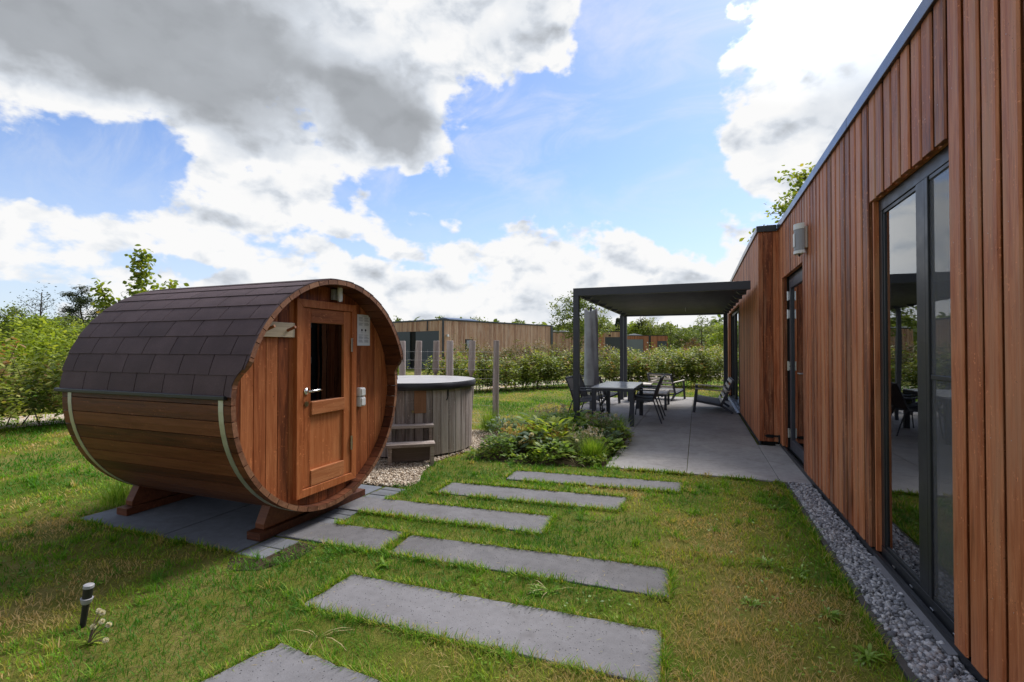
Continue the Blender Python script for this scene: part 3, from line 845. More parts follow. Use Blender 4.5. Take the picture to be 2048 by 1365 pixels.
# the short return of the corner, wide boards facing the camera
mb = MB()
for x0, x1 in ((BX + .002, BX + .062), (BX + .067, BX + .182), (BX + .187, WX + .01)):
    mb.box((x0, YC - .022, .06), (x1, YC + .002, 3.06))
mb.build('wall_return', M['clad'], house, bevel=.004)
# structural core behind the boards
mb = MB()
def core(x, y0, y1, holes):
    zt = 3.08; ys = sorted({y0, y1, *[h[0] for h in holes], *[h[1] for h in holes]})
    for a, b in zip(ys[:-1], ys[1:]):
        mid = (a + b) / 2; h = [q for q in holes if q[0] < mid < q[1]]
        if h: mb.box((x, a, h[0][3]), (x + .16, b, zt))
        else: mb.box((x, a, 0), (x + .16, b, zt))
core(WX + .05, .9, YC + .01, (WIN, DOOR)); core(BX + .05, YC + .02, YE - .01, (FWIN,))
mb.box((WX + .19, .9, 0), (7.0, .95, 3.08)); mb.box((BX + .19, YE - .06, 0), (7.0, YE - .01, 3.08)); mb.box((6.95, .95, 0), (7.0, YE - .06, 3.08))
mb.build('wall_core', M['black'], house)
# far gable cladding
mb = MB(); x = BX
while x < 7.0:
    mb.box((x, YE - .008, .06), (x + .125, YE + .018, 3.06)); x += .137
mb.build('end_wall', M['clad'], house)
mb = MB(); mb.box((WX + .1, .95, 3.085), (6.95, YE - .06, 3.12)); mb.box((BX + .1, YC + .1, 3.085), (WX + .1, YE - .06, 3.12))
roof = mb.build('roof', M['black'], house)
mb = MB()
mb.box((WX - .022, .9, 3.055), (WX + .10, 4.3, RZ)); mb.box((WX - .022, 4.304, 3.055), (WX + .10, YC - .03, RZ))
mb.box((BX - .022, YC - .04, 3.055), (BX + .10, 11.6, RZ)); mb.box((BX - .022, 11.604, 3.055), (BX + .10, YE + .03, RZ))
mb.build('roof_trim', M['trim'], house, bevel=.004)
mb = MB(); mb.box((BX + .105, YC - .045, 3.05), (WX - .025, YC + .06, RZ + .002)); mb.box((BX - .019, YC - .048, 3.052), (BX + .104, YC - .041, RZ - .001))
mb.build('roof_trim', M['dark_alu'], house, bevel=.003)
mb = MB(); mb.box((WX + .006, .9, -.05), (WX + .029, YC - .01, .05)); mb.box((BX + .006, YC - .005, -.05), (BX + .029, YE, .05))
mb.build('plinth', M['dark_alu'], house)
# floor and inner room so that the panes look into something
mb = MB(); mb.box((WX + .19, .95, -.04), (6.9, YE - .07, .02)); mb.box((BX + .19, YC + .03, -.04), (WX + .19, YE - .07, .0195))
mb.box((3.4, 1.0, .021), (3.45, YE - .08, 3.0)); mb.box((WX + .2, 1.0, 2.62), (3.39, YE - .08, 2.66))
mb.build('interior', M['room'], house)

# --- sliding window near the camera
def reveal(y0, y1, z1, X, d):
    mb = MB()
    mb.box((X + .02, y1 + .001, .055), (X + d, y1 + .024, z1)); mb.box((X + .02, y0 - .024, .055), (X + d, y0 - .001, z1))
    mb.box((X + .03, y0, z1 + .002), (X + d, y1, z1 + .022))
    return mb
win = reveal(WIN[0], WIN[1], WIN[3], WX, .048).build('window', M['clad'], house)
ORG['window'] = ORG[house.name]
fx = WX + .048
mb = MB()
y0, y1, zt = WIN[0], WIN[1], WIN[3]
mb.box((fx, y0, zt - .075), (fx + .06, y1, zt)); mb.box((fx, y1 - .055, .10), (fx + .06, y1, zt - .076)); mb.box((fx, y0, .10), (fx + .06, y0 + .05, zt - .076))
mb.box((fx - .004, y0, -.02), (fx + .06, y1, .098))
mb.box((fx - .003, 3.165, .10), (fx + .05, 3.275, zt - .077)); mb.box((fx - .005, 3.125, .10), (fx + .03, 3.161, zt - .077))
mb.box((fx + .001, y0 + .052, .10), (fx + .009, 3.12, .118)); mb.box((fx + .001, y0 + .052, zt - .10), (fx + .009, 3.12, zt - .078))
mb.box((fx - .001, y0 + .052, 1.235), (fx + .0045, 3.12, 1.258))
mb.box((fx + .006, 3.28, .10), (fx + .04, y1 - .057, .118)); mb.box((fx + .006, 3.28, zt - .10), (fx + .04, y1 - .057, zt - .077)); mb.box((fx + .006, y1 - .075, .119), (fx + .04, y1 - .057, zt - .101))
mb.build('window_frame', M['dark_alu'], win, bevel=.003)
mb = MB(); mb.box((fx + .014, 3.276, .119), (fx + .022, y1 - .076, zt - .102)); mb.build('window_pane', M['glass'], win)
mb = MB(); mb.box((fx + .010, y0 + .051, .101), (fx + .016, 3.124, zt - .079)); mb.build('window_pane', M['glass'], win)
mb = MB(); mb.add([(fx + .006, y0 + .05, .118), (fx + .006, 3.124, .118), (fx + .006, 3.124, zt - .10), (fx + .006, y0 + .05, zt - .10)], [(0, 1, 2, 3)])
mb.build('insect_screen', M['screen'], win)
for yy in (2.86, 3.10, 3.36, 3.62):
    mb = MB(); mb.box((fx - .010, yy, .043), (fx - .0045, yy + .035, .053)); mb.build('drain_cap', M['steel'], win, bevel=.002)
mb = MB(); mb.prism([(WX - .03, .002), (WX - .03, .012), (fx - .006, .030), (fx - .006, -.03), (WX - .028, -.03)], 'Y', WIN[0], WIN[1])
# prism axis Y takes (x, z) pairs
mb.build('window_sill', M['sill'], win)
def curtain(name, X, ya, yb, z0, z1, parent, amp=.03, nper=9):
    mb = MB(); N = int((yb - ya) / .012); vs = []
    for i in range(N + 1):
        y = ya + (yb - ya) * i / N; xx = X + amp * math.sin(i * .55) + .4 * amp * math.sin(i * 1.31 + 1)
        vs += [(xx, y, z0), (xx, y, z1)]
    mb.add(vs, [(2 * i, 2 * i + 2, 2 * i + 3, 2 * i + 1) for i in range(N)])
    return mb.build(name, M['curtain'], parent, smooth=True)
curtain('curtain', fx + .10, 2.95, 3.66, .05, 2.3, win, .022); curtain('curtain', fx + .10, 2.45, 2.92, .05, 2.3, win, .022)

# --- glazed door by the corner
dx_ = WX + .075
door = reveal(DOOR[0], DOOR[1], DOOR[3], WX, .075).build('door', M['clad'], house); ORG['door'] = ORG[house.name]
mb = MB(); y0, y1, zt = DOOR[0], DOOR[1], DOOR[3]
mb.box((dx_, y0, zt - .05), (dx_ + .06, y1, zt)); mb.box((dx_, y1 - .16, .06), (dx_ + .06, y1, zt - .051)); mb.box((dx_, y0, .06), (dx_ + .06, y0 + .05, zt - .051)); mb.box((dx_ - .01, y0, -.03), (dx_ + .08, y1, .058))
mb.build('door_frame', M['dark_alu'], door, bevel=.003)
mb = MB(); a, b = y0 + .055, y1 - .165
mb.box((dx_ - .022, a, .07), (dx_ + .03, a + .10, zt - .06)); mb.box((dx_ - .022, b - .10, .07), (dx_ + .03, b, zt - .06))
mb.box((dx_ - .022, a + .101, .07), (dx_ + .03, b - .101, .20)); mb.box((dx_ - .022, a + .101, zt - .17), (dx_ + .03, b - .101, zt - .06))
mb.build('door_leaf', M['anthracite'], door, bevel=.003)
mb = MB(); mb.box((dx_, a + .101, .201), (dx_ + .008, b - .101, zt - .171)); mb.build('door_pane', M['glass'], door)
for z in (.22, 1.10, 1.78, 2.02):
    mb = MB(); yb = b - .02
    mb.box((dx_ - .034, yb - .03, z), (dx_ - .023, yb + .045, z + .11)); mb.tube([(dx_ - .042, yb + .012, z - .006), (dx_ - .042, yb + .012, z + .116)], .011, 8)
    mb.build('hinge', M['steel'], door, bevel=.002)
mb = MB(); yh = a + .05
mb.box((dx_ - .030, yh - .02, .93), (dx_ - .0225, yh + .02, 1.15)); mb.tube([(dx_ - .026, yh, 1.10), (dx_ - .075, yh, 1.10)], .009, 8); mb.tube([(dx_ - .072, yh - .008, 1.10), (dx_ - .072, yh + .13, 1.10)], .009, 8)
mb.build('door_handle', M['steel'], door, bevel=.001)
mb = MB()
mb.box((BX + .08, YC - .045, .13), (WX - .005, YC - .0225, .155)); mb.prism([(BX + .06, .142), (BX + .10, .165), (BX + .17, .165), (BX + .17, .12), (BX + .10, .12)], 'Y', YC - .055, YC - .046)
mb.box((WX - .02, YC - .07, .05), (WX + .0, YC - .0225, .16))
mb.build('door_holder', M['black'], house, bevel=.003)

# --- far sliding window under the pergola
fw = reveal(FWIN[0], FWIN[1], FWIN[3], BX, .08).build('window', M['clad'], house); ORG[fw.name] = ORG[house.name]
mb = MB(); gx = BX + .08; y0, y1, zt = FWIN[0], FWIN[1], FWIN[3]
mb.box((gx, y0, zt - .07), (gx + .07, y1, zt)); mb.box((gx, y0, -.02), (gx + .07, y1, .07))
for a, w in ((y0, .07), (y0 + 1.2, .10), (y0 + 2.4, .10), (y1 - .07, .07)): mb.box((gx, a, .071), (gx + .07, a + w, zt - .071))
mb.build('window_frame', M['dark_alu'], fw, bevel=.003)
for a, b in ((y0 + .071, y0 + 1.199), (y0 + 1.301, y0 + 2.399), (y0 + 2.501, y1 - .071)):
    mb = MB(); mb.box((gx + .03, a, .072), (gx + .038, b, zt - .072)); mb.build('window_pane', M['glass'], fw)
mb = MB(); mb.prism([(BX - .05, .004), (BX - .05, .012), (gx - .004, .035), (gx - .004, -.02)], 'Y', y0, y1); mb.build('window_sill', M['trim'], fw)

# wall lamp
wl = thing('wall_lamp', 'half round grey and white wall lamp on the boards above the glazed door', 'wall lamp', (WX, 5.86, 2.40))
mb = MB()
pl = [(-.112 + .045 * (1 - math.cos(t)) * .0 - .0 + 0, 0) for t in (0,)]
arc = [(WX - .035 - .085 * math.sin(PI * k / 10), 5.86 - .085 * math.cos(PI * k / 10)) for k in range(11)]
mb.prism(arc, 'Z', 2.42, 2.64, .5); mb.build('lamp_body', M['grey_plastic'], wl, bevel=.003)
mb = MB(); mb.prism([(WX - .035 - .088 * math.sin(PI * k / 10), 5.86 - .088 * math.cos(PI * k / 10)) for k in range(11)], 'Z', 2.641, 2.70, .5)
mb.prism([(WX - .035 - .088 * math.sin(PI * k / 10), 5.86 - .088 * math.cos(PI * k / 10)) for k in range(11)], 'Z', 2.385, 2.419, .5)
mb.prism([(WX - .036 - .0905 * math.sin(PI * k / 14), 5.86 - .0905 * math.cos(PI * k / 14)) for k in range(5, 11)] + [(WX - .06, 5.88)], 'Z', 2.46, 2.60, .5)
mb.build('lamp_shade', M['white_plastic'], wl, bevel=.002)
mb = MB(); mb.box((WX - .034, 5.80, 2.44), (WX - .002, 5.93, 2.67)); mb.build('lamp_back_plate', M['white_plastic'], wl, bevel=.006)
mb = MB(); mb.tube([(WX - .07, 5.86, 2.384), (WX - .07, 5.86, 2.36)], [.012, .006], 8); mb.build('sensor', M['rubber'], wl)

# ------------------------------------------------------------------ pergola
PX0, PX1, PY0, PY1 = -1.95, .74, 7.95, 13.95
pg = thing('pergola', 'anthracite metal pergola with louvred roof over the dining table', 'pergola', (PX0, PY0, 0))
for x, y, w in ((PX0 + .045, PY0 + .05, .095), (PX0 + .045, 13.20, .085), (PX0 + .045, PY1 - .06, .095), (PX1 - .05, PY1 - .06, .10)):
    mb = MB(); mb.box((x - w / 2, y - w / 2, 0), (x + w / 2, y + w / 2, 2.262)); mb.box((x - w / 2 - .012, y - w / 2 - .012, 0), (x + w / 2 + .012, y + w / 2 + .012, .012))
    mb.build('post', M['anthracite'], pg, bevel=.003)
mb = MB(); mb.box((PX0, PY0, 2.263), (PX1, PY0 + .10, 2.39)); mb.build('beam', M['anthracite'], pg, bevel=.003)
mb = MB(); mb.box((PX0, PY1 - .11, 2.263), (PX1, PY1 - .01, 2.39)); mb.build('beam', M['anthracite'], pg, bevel=.003)
mb = MB(); mb.box((PX0, PY0 + .102, 2.275), (PX0 + .07, PY1 - .112, 2.34)); mb.build('beam', M['anthracite'], pg, bevel=.003)
mb = MB(); y = PY0 + .22
while y < PY1 - .2:
    rot = Matrix.Rotation(R(-14), 3, 'X')
    mb.box((PX0 + .075, y - .10, 2.318), (PX1 - .003, y + .10, 2.336), rot=rot); y += .185
mb.build('louvre_roof', M['anthracite'], pg)
y = PY0 + .62
while y < PY1 - .5:
    mb = MB(); mb.prism([(PX0 + .074, 2.30), (PX0 + .074, 2.250), (PX0 + .15, 2.250), (PX0 + .21, 2.30)], 'Y', y - .05, y + .05); mb.build('louvre_bracket', M['anthracite'], pg)
    mb = MB(); mb.prism([(PX1 - .01, 2.30), (PX1 - .01, 2.245), (PX1 - .10, 2.245), (PX1 - .16, 2.30)], 'Y', y - .05, y + .05); mb.build('louvre_bracket', M['anthracite'], pg); y += .75
mb = MB(); mb.tube([(-.25, 11.6, 2.29), (-.25, 11.6, 2.21)], .006, 6); mb.build('hook', M['white_plastic'], pg)

# covered parasol
pa_ = thing('parasol', 'closed parasol in a dark grey protective cover standing outside the pergola', 'parasol', (-2.2, 10.6, 0))
mb = MB(); N = 24; rings = [(.42, .150), (.55, .175), (.8, .165), (1.1, .155), (1.5, .150), (1.9, .148), (2.12, .145), (2.23, .140)]
vs = []
for j, (z, r) in enumerate(rings):
    for k in range(N):
        t = 2 * PI * k / N
        rr = r * (1 + .09 * math.sin(3 * t + z * 1.1) + .06 * math.sin(7 * t + 3 * z) + .07 * math.sin(5 * t - 9 * z) * math.exp(-((z - .85) / .4) ** 2) + .04 * math.sin(4 * t + 14 * z))
        dz = .045 * math.cos(2 * t) * (j == len(rings) - 1) + .03 * math.sin(2 * t) * (j == 0)
        vs.append((-2.2 + rr * math.cos(t), 10.6 + rr * .85 * math.sin(t), z + dz))
fs = [(j * N + k, j * N + (k + 1) % N, (j + 1) * N + (k + 1) % N, (j + 1) * N + k) for j in range(len(rings) - 1) for k in range(N)]
mb.add(vs, fs)
cv = mb.build('cover', M['cover'], pa_, smooth=True)
ss = cv.modifiers.new('sub', 'SUBSURF'); ss.levels = 2; ss.render_levels = 2
so = cv.modifiers.new('solid', 'SOLIDIFY'); so.thickness = .006
mb = MB(); mb.tube([(-2.2, 10.6, .02), (-2.2, 10.6, 2.30)], .024, 10); mb.build('pole', M['dark_alu'], pa_)
mb = MB()
mb.tube([(-2.2 + .11 * math.cos(t * PI / 6), 10.6, 2.285 - .035 * math.sin(t * PI / 6)) for t in range(0, 7)], .009, 6); mb.tube([(-2.09, 10.6, 2.28), (-2.05, 10.6, 2.34), (-2.11, 10.6, 2.36)], .012, 6)
mb.build('top_ring', M['rubber'], pa_)
mb = MB(); mb.box((-2.48, 10.32, -.01), (-1.94, 10.88, .045)); mb.tube([(-2.2, 10.6, .046), (-2.2, 10.6, .28)], .035, 10); mb.build('base', M['slab'], pa_, bevel=.01)

# dining table
tb = thing('dining_table', 'dark metal outdoor dining table with a pale grey glass top', 'table', (-1.42, 9.5, 0))
mb = MB(); mb.box((-1.80, 8.72, .662), (-1.05, 10.30, .680)); mb.build('table_top', M['table_top'], tb, bevel=.003)
mb = MB()
mb.box((-1.80, 8.72, .612), (-1.05, 8.77, .661)); mb.box((-1.80, 10.25, .612), (-1.05, 10.30, .661)); mb.box((-1.80, 8.771, .612), (-1.75, 10.249, .661)); mb.box((-1.10, 8.771, .612), (-1.05, 10.249, .661))
mb.build('table_frame', M['anthracite'], tb, bevel=.003)
for x, y in ((-1.80, 8.72), (-1.125, 8.72), (-1.80, 10.225), (-1.125, 10.225)):
    mb = MB(); mb.box((x + .001, y + .001, .0), (x + .074, y + .074, .611)); mb.build('leg', M['anthracite'], tb, bevel=.003)

# dining chairs: local frame, facing +X, origin at the floor under the seat centre
def make_chair(label):
    c = thing('dining_chair', label, 'chair', (0, 0, 0), 0, 'stacking chairs at the dining table', local=True)
    S = .24
    mb = MB(); mb.add([(-.20, -S, .405), (.0, -S, .398), (.21, -S, .43), (-.20, S, .405), (.0, S, .398), (.21, S, .43)], [(0, 1, 4, 3), (1, 2, 5, 4)])
    o = mb.build('seat', M['seat_mesh'], c); o.modifiers.new('s', 'SOLIDIFY').thickness = .012
    mb = MB(); mb.add([(-.20, -S, .42), (-.26, -S, .62), (-.345, -S, .825), (-.20, S, .42), (-.26, S, .62), (-.345, S, .825)], [(0, 1, 4, 3), (1, 2, 5, 4)])
    o = mb.build('backrest', M['seat_mesh'], c); o.modifiers.new('s', 'SOLIDIFY').thickness = .012
    for s in (-1, 1):
        y = s * (S + .012)
        mb = MB(); mb.tube([(.23, y, 0), (.185, y, .43), (.165, y, .60)], .0125, 8); mb.build('leg', M['anthracite'], c)
        mb = MB(); mb.tube([(-.36, y, 0), (-.215, y, .42)], .0125, 8); mb.build('leg', M['anthracite'], c)
        mb = MB(); mb.tube([(-.20, y, .41), (-.26, y, .62), (-.347, y, .83)], .0125, 8); mb.tube([(-.21, y, .405), (.0, y, .398), (.20, y, .43)], .0115, 8); mb.build('side_frame', M['anthracite'], c)
        mb = MB(); mb.bar((.20, y, .607), (-.27, y, .600), .045, .022); mb.build('armrest', M['anthracite'], c, bevel=.005)
    mb = MB(); mb.tube([(-.347, -S - .012, .83), (-.347, S + .012, .83)], .0125, 8); mb.build('top_rail', M['anthracite'], c)
    return c
ch = make_chair('dining chair on the house side of the table, nearest the camera')
ch.location = (-.98, 9.52, 0); ch.rotation_euler = (0, 0, PI)
G_ = 'stacking chairs at the dining table'
dup(ch, (-.98, 10.05, 0), PI, 'dining chair on the house side of the table, farther back, half hidden by its neighbour', G_)
dup(ch, (-1.95, 9.03, 0), 0, 'dining chair on the parasol side of the table, partly behind the front pergola post', G_)
dup(ch, (-1.93, 9.62, 0), 0, 'dining chair on the parasol side of the table, right in front of the covered parasol', G_)

# lounge chairs: facing -X locally
def make_lounge(label, W=.7):
    c = thing('lounge_chair', label, 'lounge chair', (0, 0, 0), 0, 'low slatted lounge chairs on the terrace', local=True)
    hw = W / 2
    for s in (-1, 1):
        y = s * (hw - .02)
        mb = MB(); mb.bar((-.385, y, 0), (-.325, y, .50), .04, .055, up=(1, 0, 0)); mb.build('leg', M['anthracite'], c, bevel=.004)
        mb = MB(); mb.bar((.16, y, .165), (.385, y, .01), .04, .05); mb.build('leg', M['anthracite'], c, bevel=.004)
        mb = MB(); mb.bar((-.35, y, .25), (.17, y, .165), .04, .05); mb.bar((.15, y, .15), (.40, y, .70), .04, .05, up=(1, 0, 0)); mb.build('side_frame', M['anthracite'], c, bevel=.004)
        mb = MB(); mb.bar((-.36, y, .512), (.34, y, .468), .055, .024); mb.build('armrest', M['slat'], c, bevel=.005)
    mb = MB(); mb.bar((-.34, 0, .272), (.15, 0, .195), W - .082, .012); mb.build('seat', M['seat_mesh'], c, bevel=.003)
    for k in range(5):
        t = .16 + k * .19; x = .15 + .25 * t; z = .15 + .55 * t
        mb = MB(); mb.bar((x - .022, -hw + .04, z + .01), (x - .022, hw - .04, z + .01), .014, .062, up=(.41, 0, .91)); mb.build('back_slat', M['slat'], c, bevel=.003)
    mb = MB(); mb.bar((.40, -hw + .041, .69), (.40, hw - .041, .69), .03, .03); mb.bar((.16, -hw + .041, .15), (.16, hw - .041, .15), .03, .03); mb.build('cross_rail', M['anthracite'], c)
    return c
lc = make_lounge('wide slatted lounge chair side on against the house window', 1.30)
lc.location = (.305, 11.78, 0)
lc2 = make_lounge('slatted lounge chair seen from behind at the far edge of the terrace', .7)
lc2.location = (-.79, 13.72, 0); lc2.rotation_euler = (0, 0, R(66) + PI)
lc3 = dup(lc2, (-2.30, 12.07, 0), R(62) + PI, 'slatted lounge chair behind the dining table, next to the covered parasol')
ct = thing('coffee_table', 'low coffee table with a pale wooden top between the dining table and wide lounge chair', 'coffee table', (-.98, 11.9, 0))
mb = MB(); 
for k in range(7): mb.box((-1.30 + k * .094, 11.3, .345), (-1.30 + k * .094 + .09, 12.5, .367))
mb.build('table_top', M['slat'], ct, bevel=.002)
mb = MB(); mb.box((-1.30, 11.3, .30), (-.646, 11.34, .344)); mb.box((-1.30, 12.46, .30), (-.646, 12.5, .344)); mb.box((-1.30, 11.341, .30), (-1.26, 12.459, .344)); mb.box((-.686, 11.341, .30), (-.646, 12.459, .344)); mb.build('table_frame', M['anthracite'], ct)
for x, y in ((-1.30, 11.3), (-.70, 11.3), (-1.30, 12.445), (-.70, 12.445)):
    mb = MB(); mb.box((x, y, 0), (x + .054, y + .054, .299)); mb.build('leg', M['anthracite'], ct)
ct2 = thing('side_table', 'second low wooden topped table half hidden behind the dining table corner', 'side table', (-1.45, 13.1, 0))
mb = MB(); mb.box((-1.72, 12.8, .43), (-1.12, 13.5, .455)); mb.build('table_top', M['slat'], ct2, bevel=.003)
for x, y in ((-1.70, 12.82), (-1.19, 12.82), (-1.70, 13.43), (-1.19, 13.43)):
    mb = MB(); mb.box((x, y, 0), (x + .05, y + .05, .429)); mb.build('leg', M['anthracite'], ct2)

# ------------------------------------------------------------------ barrel sauna
SY, SZ, SR = 3.175, 1.022, .92
XF, XB, XO = -2.80, -4.60, -2.70
sauna = thing('barrel_sauna', 'wooden barrel sauna with dark shingle roof, glazed door and steel bands', 'sauna', (-3.7, SY, 0))
def cyl(x, ang, r): return (x, SY - r * math.cos(ang), SZ + r * math.sin(ang))   # ang 0 = towards camera side (-Y), 90 = top
def xfront(deg):
    """front edge of the staves: the upper ones reach further out as a canopy, with an S-curve"""
    d = deg if deg <= 90 else 180 - deg
    if deg < -90 or deg > 270 or d < 3: return XF
    if d > 19: return XO
    if d < 8: return XF
    t = (d - 8) / 11; t = t * t * (3 - 2 * t)
    return XF + (XO - XF) * t
mb = MB(); me_end = MB(); NS = 54; ri, ro = SR - .036, SR
for i in range(NS):
    a0 = i * 360 / NS; a1 = (i + 1) * 360 / NS; g = .17; rr = random.random()
    sub = 4 if (0 <= a0 < 26 or 154 <= a0 < 181) else 2
    for j in range(sub):
        da = a0 + g * (j == 0) + (a1 - a0) * j / sub; db = a0 + (a1 - a0) * (j + 1) / sub - g * (j == sub - 1)
        w0, w1 = (da if da <= 180 else -1), (db if db <= 180 else -1)
        x0, x1 = xfront(w0), xfront(w1)
        A, B = R(da), R(db)
        mb.add([cyl(XB, A, ri), cyl(XB, A, ro), cyl(XB, B, ro), cyl(XB, B, ri), cyl(x0, A, ri), cyl(x0, A, ro), cyl(x1, B, ro), cyl(x1, B, ri)],
               [(0, 3, 2, 1), (0, 1, 5, 4), (1, 2, 6, 5), (2, 3, 7, 6), (3, 0, 4, 7)], rr)
        e = .003
        me_end.add([cyl(x0 + e, A, ri), cyl(x0 + e, A, ro), cyl(x1 + e, B, ro), cyl(x1 + e, B, ri)], [(0, 1, 2, 3)], rr)
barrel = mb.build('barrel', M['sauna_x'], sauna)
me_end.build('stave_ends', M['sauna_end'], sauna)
# end walls of vertical boards
def endwall(X, nm, th=.03, holes=None):
    mb = MB(); r = ri - .001; w = .0985; n = int(2 * r / w); w = 2 * r / n
    for i in range(n):
        y0 = -r + i * w + .0018; y1 = -r + (i + 1) * w - .0018; q = random.random()
        def zz(y): return math.sqrt(max(0, r * r - y * y))
        segs = []
        m0, m1 = zz(y0), zz(y1); mm = zz((y0 + y1) / 2)
        pts = [(SY + y0, SZ - m0), (SY + (y0 + y1) / 2, SZ - mm), (SY + y1, SZ - m1), (SY + y1, SZ + m1), (SY + (y0 + y1) / 2, SZ + mm), (SY + y0, SZ + m0)]
        if holes and SY + (y0 + y1) / 2 > holes[0] and SY + (y0 + y1) / 2 < holes[1]:
            mb.prism([pts[0], pts[1], pts[2], (SY + y1, holes[2]), (SY + y0, holes[2])], 'X', X - th, X, q)
            mb.prism([(SY + y0, holes[3]), (SY + y1, holes[3]), pts[3], pts[4], pts[5]], 'X', X - th, X, q)
        else: mb.prism(pts, 'X', X - th, X, q)
    return mb.build(nm, M['sauna'], sauna, bevel=.003)
XW = -2.885
endwall(XW, 'front_wall', holes=(2.90, 3.50, .28, 1.74)); endwall(XB + .06, 'back_wall')
# steel bands
for x in (-2.885, -4.50):
    mb = MB(); n = 40; vs = []
    for k in range(n + 1):
        A = R(-180 + 180 * k / n - 0) ; A = R(2 - 184 * k / n)
        vs += [cyl(x - .022, A, ro + .004), cyl(x + .022, A, ro + .004)]
    mb.add(vs, [(2 * k, 2 * k + 2, 2 * k + 3, 2 * k + 1) for k in range(n)])
    o = mb.build('steel_band', M['band'], sauna); so = o.modifiers.new('s', 'SOLIDIFY'); so.thickness = .003
# shingles: courses stepping up both sides
mb = MB(); NC = 10; a_lo, a_hi = 3.5, 90.0; tabw = .295
for side in (0, 1):
    for c in range(NC):
        a0 = a_lo + (a_hi - a_lo) * c / NC; a1 = a0 + (a_hi - a_lo) / NC + (1.0 if c < NC - 1 else 0)
        off = (c % 2) * tabw / 2 + random.uniform(-.01, .01) - tabw
        x = XB - .03 + off
        while x < XO:
            xa, xb = max(x + .0035, XB - .03), x + tabw - .0035
            q = random.random(); n = 4
            if xb > XB - .02:
                for j in range(n):
                    d0 = a0 + (a1 - a0) * j / n; d1 = a0 + (a1 - a0) * (j + 1) / n
                    def XE(d): return max(xa + .002, min(xb, xfront(d) + .004))
                    t0 = .011 - .006 * j / n; t1 = .011 - .006 * (j + 1) / n
                    f0, f1 = (d0, d1) if side == 0 else (180 - d0, 180 - d1)
                    A, B = R(f0), R(f1)
                    e0, e1 = XE(d0), XE(d1)
                    if e0 - xa < .004 and e1 - xa < .004: continue
                    mb.add([cyl(xa, A, ro + .001), cyl(xa, A, ro + t0), cyl(xa, B, ro + t1), cyl(xa, B, ro + .001), cyl(e0, A, ro + .001), cyl(e0, A, ro + t0), cyl(e1, B, ro + t1), cyl(e1, B, ro + .001)],
                           [(0, 3, 2, 1), (4, 5, 6, 7), (1, 5, 6, 2), (0, 1, 2, 3), (0, 4, 5, 1), (2, 6, 7, 3)][:3] + [(0, 4, 5, 1)], q)
            x += tabw
mb.build('shingle_roof', M['shingle'], sauna)
mb = MB(); n = 48; vs = []
for k in range(n + 1):
    dg = a_lo + (180 - 2 * a_lo) * k / n; xf_ = xfront(dg) - .001
    vs += [cyl(XB - .02, R(dg), ro + .002), cyl(xf_, R(dg), ro + .002)]
mb.add(vs, [(2 * k, 2 * k + 1, 2 * k + 3, 2 * k + 2) for k in range(n)], .2)
mb.build('roof_underlay', M['black'], sauna)
for f in (1, -1):
    mb = MB(); ang = R(3.2) if f == 1 else R(176.8)
    p0 = cyl(XB - .06, ang, ro + .012); p1 = cyl(-2.83, ang, ro + .012)
    mb.box((p0[0], p0[1] - .016, p0[2] - .016), (p1[0], p1[1] + .016, p1[2] + .012)); mb.build('eave_bar', M['dark_alu'], sauna, bevel=.005)
# skids
for x in (-3.02, -4.50):
    mb = MB(); mb.box((x - .055, SY - .56, .0), (x + .075, SY + .62, .058))
    pts = [(SY - .52, .063), (SY + .56, .063)]
    arc_ = [(SY - (ro - .004) * math.cos(R(t)), SZ + (ro - .004) * math.sin(R(t))) for t in range(-60, -121, -4)]
    top = [p for p in reversed(arc_)]
    mb.prism([(SY - .50, .063), (SY + .53, .063), (SY + .53, .10), (SY + .44, .222)] + [p for p in top] + [(SY - .44, .222), (SY - .50, .10)], 'X', x - .04, x + .045)
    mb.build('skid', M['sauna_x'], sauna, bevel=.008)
# door
XD = XW + .001
dr = None
mb = MB(); y0, y1, z0, z1 = 2.855, 3.545, .235, 1.775; w = .062
def miter(mb, y0, y1, z0, z1, w, x0, x1):
    O = [(y0, z0), (y1, z0), (y1, z1), (y0, z1)]; I = [(y0 + w, z0 + w), (y1 - w, z0 + w), (y1 - w, z1 - w), (y0 + w, z1 - w)]
    for k in range(4):
        k2 = (k + 1) % 4; mb.prism([O[k], O[k2], I[k2], I[k]], 'X', x0, x1)
miter(mb, y0, y1, z0, z1, w, XD - .05, XD + .035)
fr = mb.build('door_frame', M['door'], sauna, bevel=.003)
dr = bpy.data.objects.new('door', None)
bpy.data.objects.remove(dr)
mb = MB(); a0, a1, b0, b1 = y0 + w + .003, y1 - w - .003, z0 + w + .004, z1 - w - .003; st = .088
mb.box((XD - .03, a0, b0), (XD + .022, a0 + st, b1)); mb.box((XD - .03, a1 - st, b0), (XD + .022, a1, b1))
leaf = mb.build('door', M['door'], sauna, bevel=.003); ORG[leaf.name] = ORG[sauna.name]
for q0, q1, pr in ((b1 - .115, b1, .0215), (.862, .968, .035), (b0, b0 + .125, .030)):
    mb = MB(); mb.box((XD - .03, a0 + st + .001, q0), (XD + pr, a1 - st - .001, q1)); mb.build('door_rail', M['door_h'], leaf, bevel=.005)
mb = MB(); mb.box((XD - .02, a0 + st + .001, b0 + .126), (XD + .004, a1 - st - .001, .861)); mb.build('door_panel', M['door'], leaf)
mb = MB(); mb.box((XD - .008, a0 + st + .001, .969), (XD - .002, a1 - st - .001, b1 - .116)); mb.build('door_pane', M['dark_glass'], leaf)
mb = MB(); yh = a0 + .042
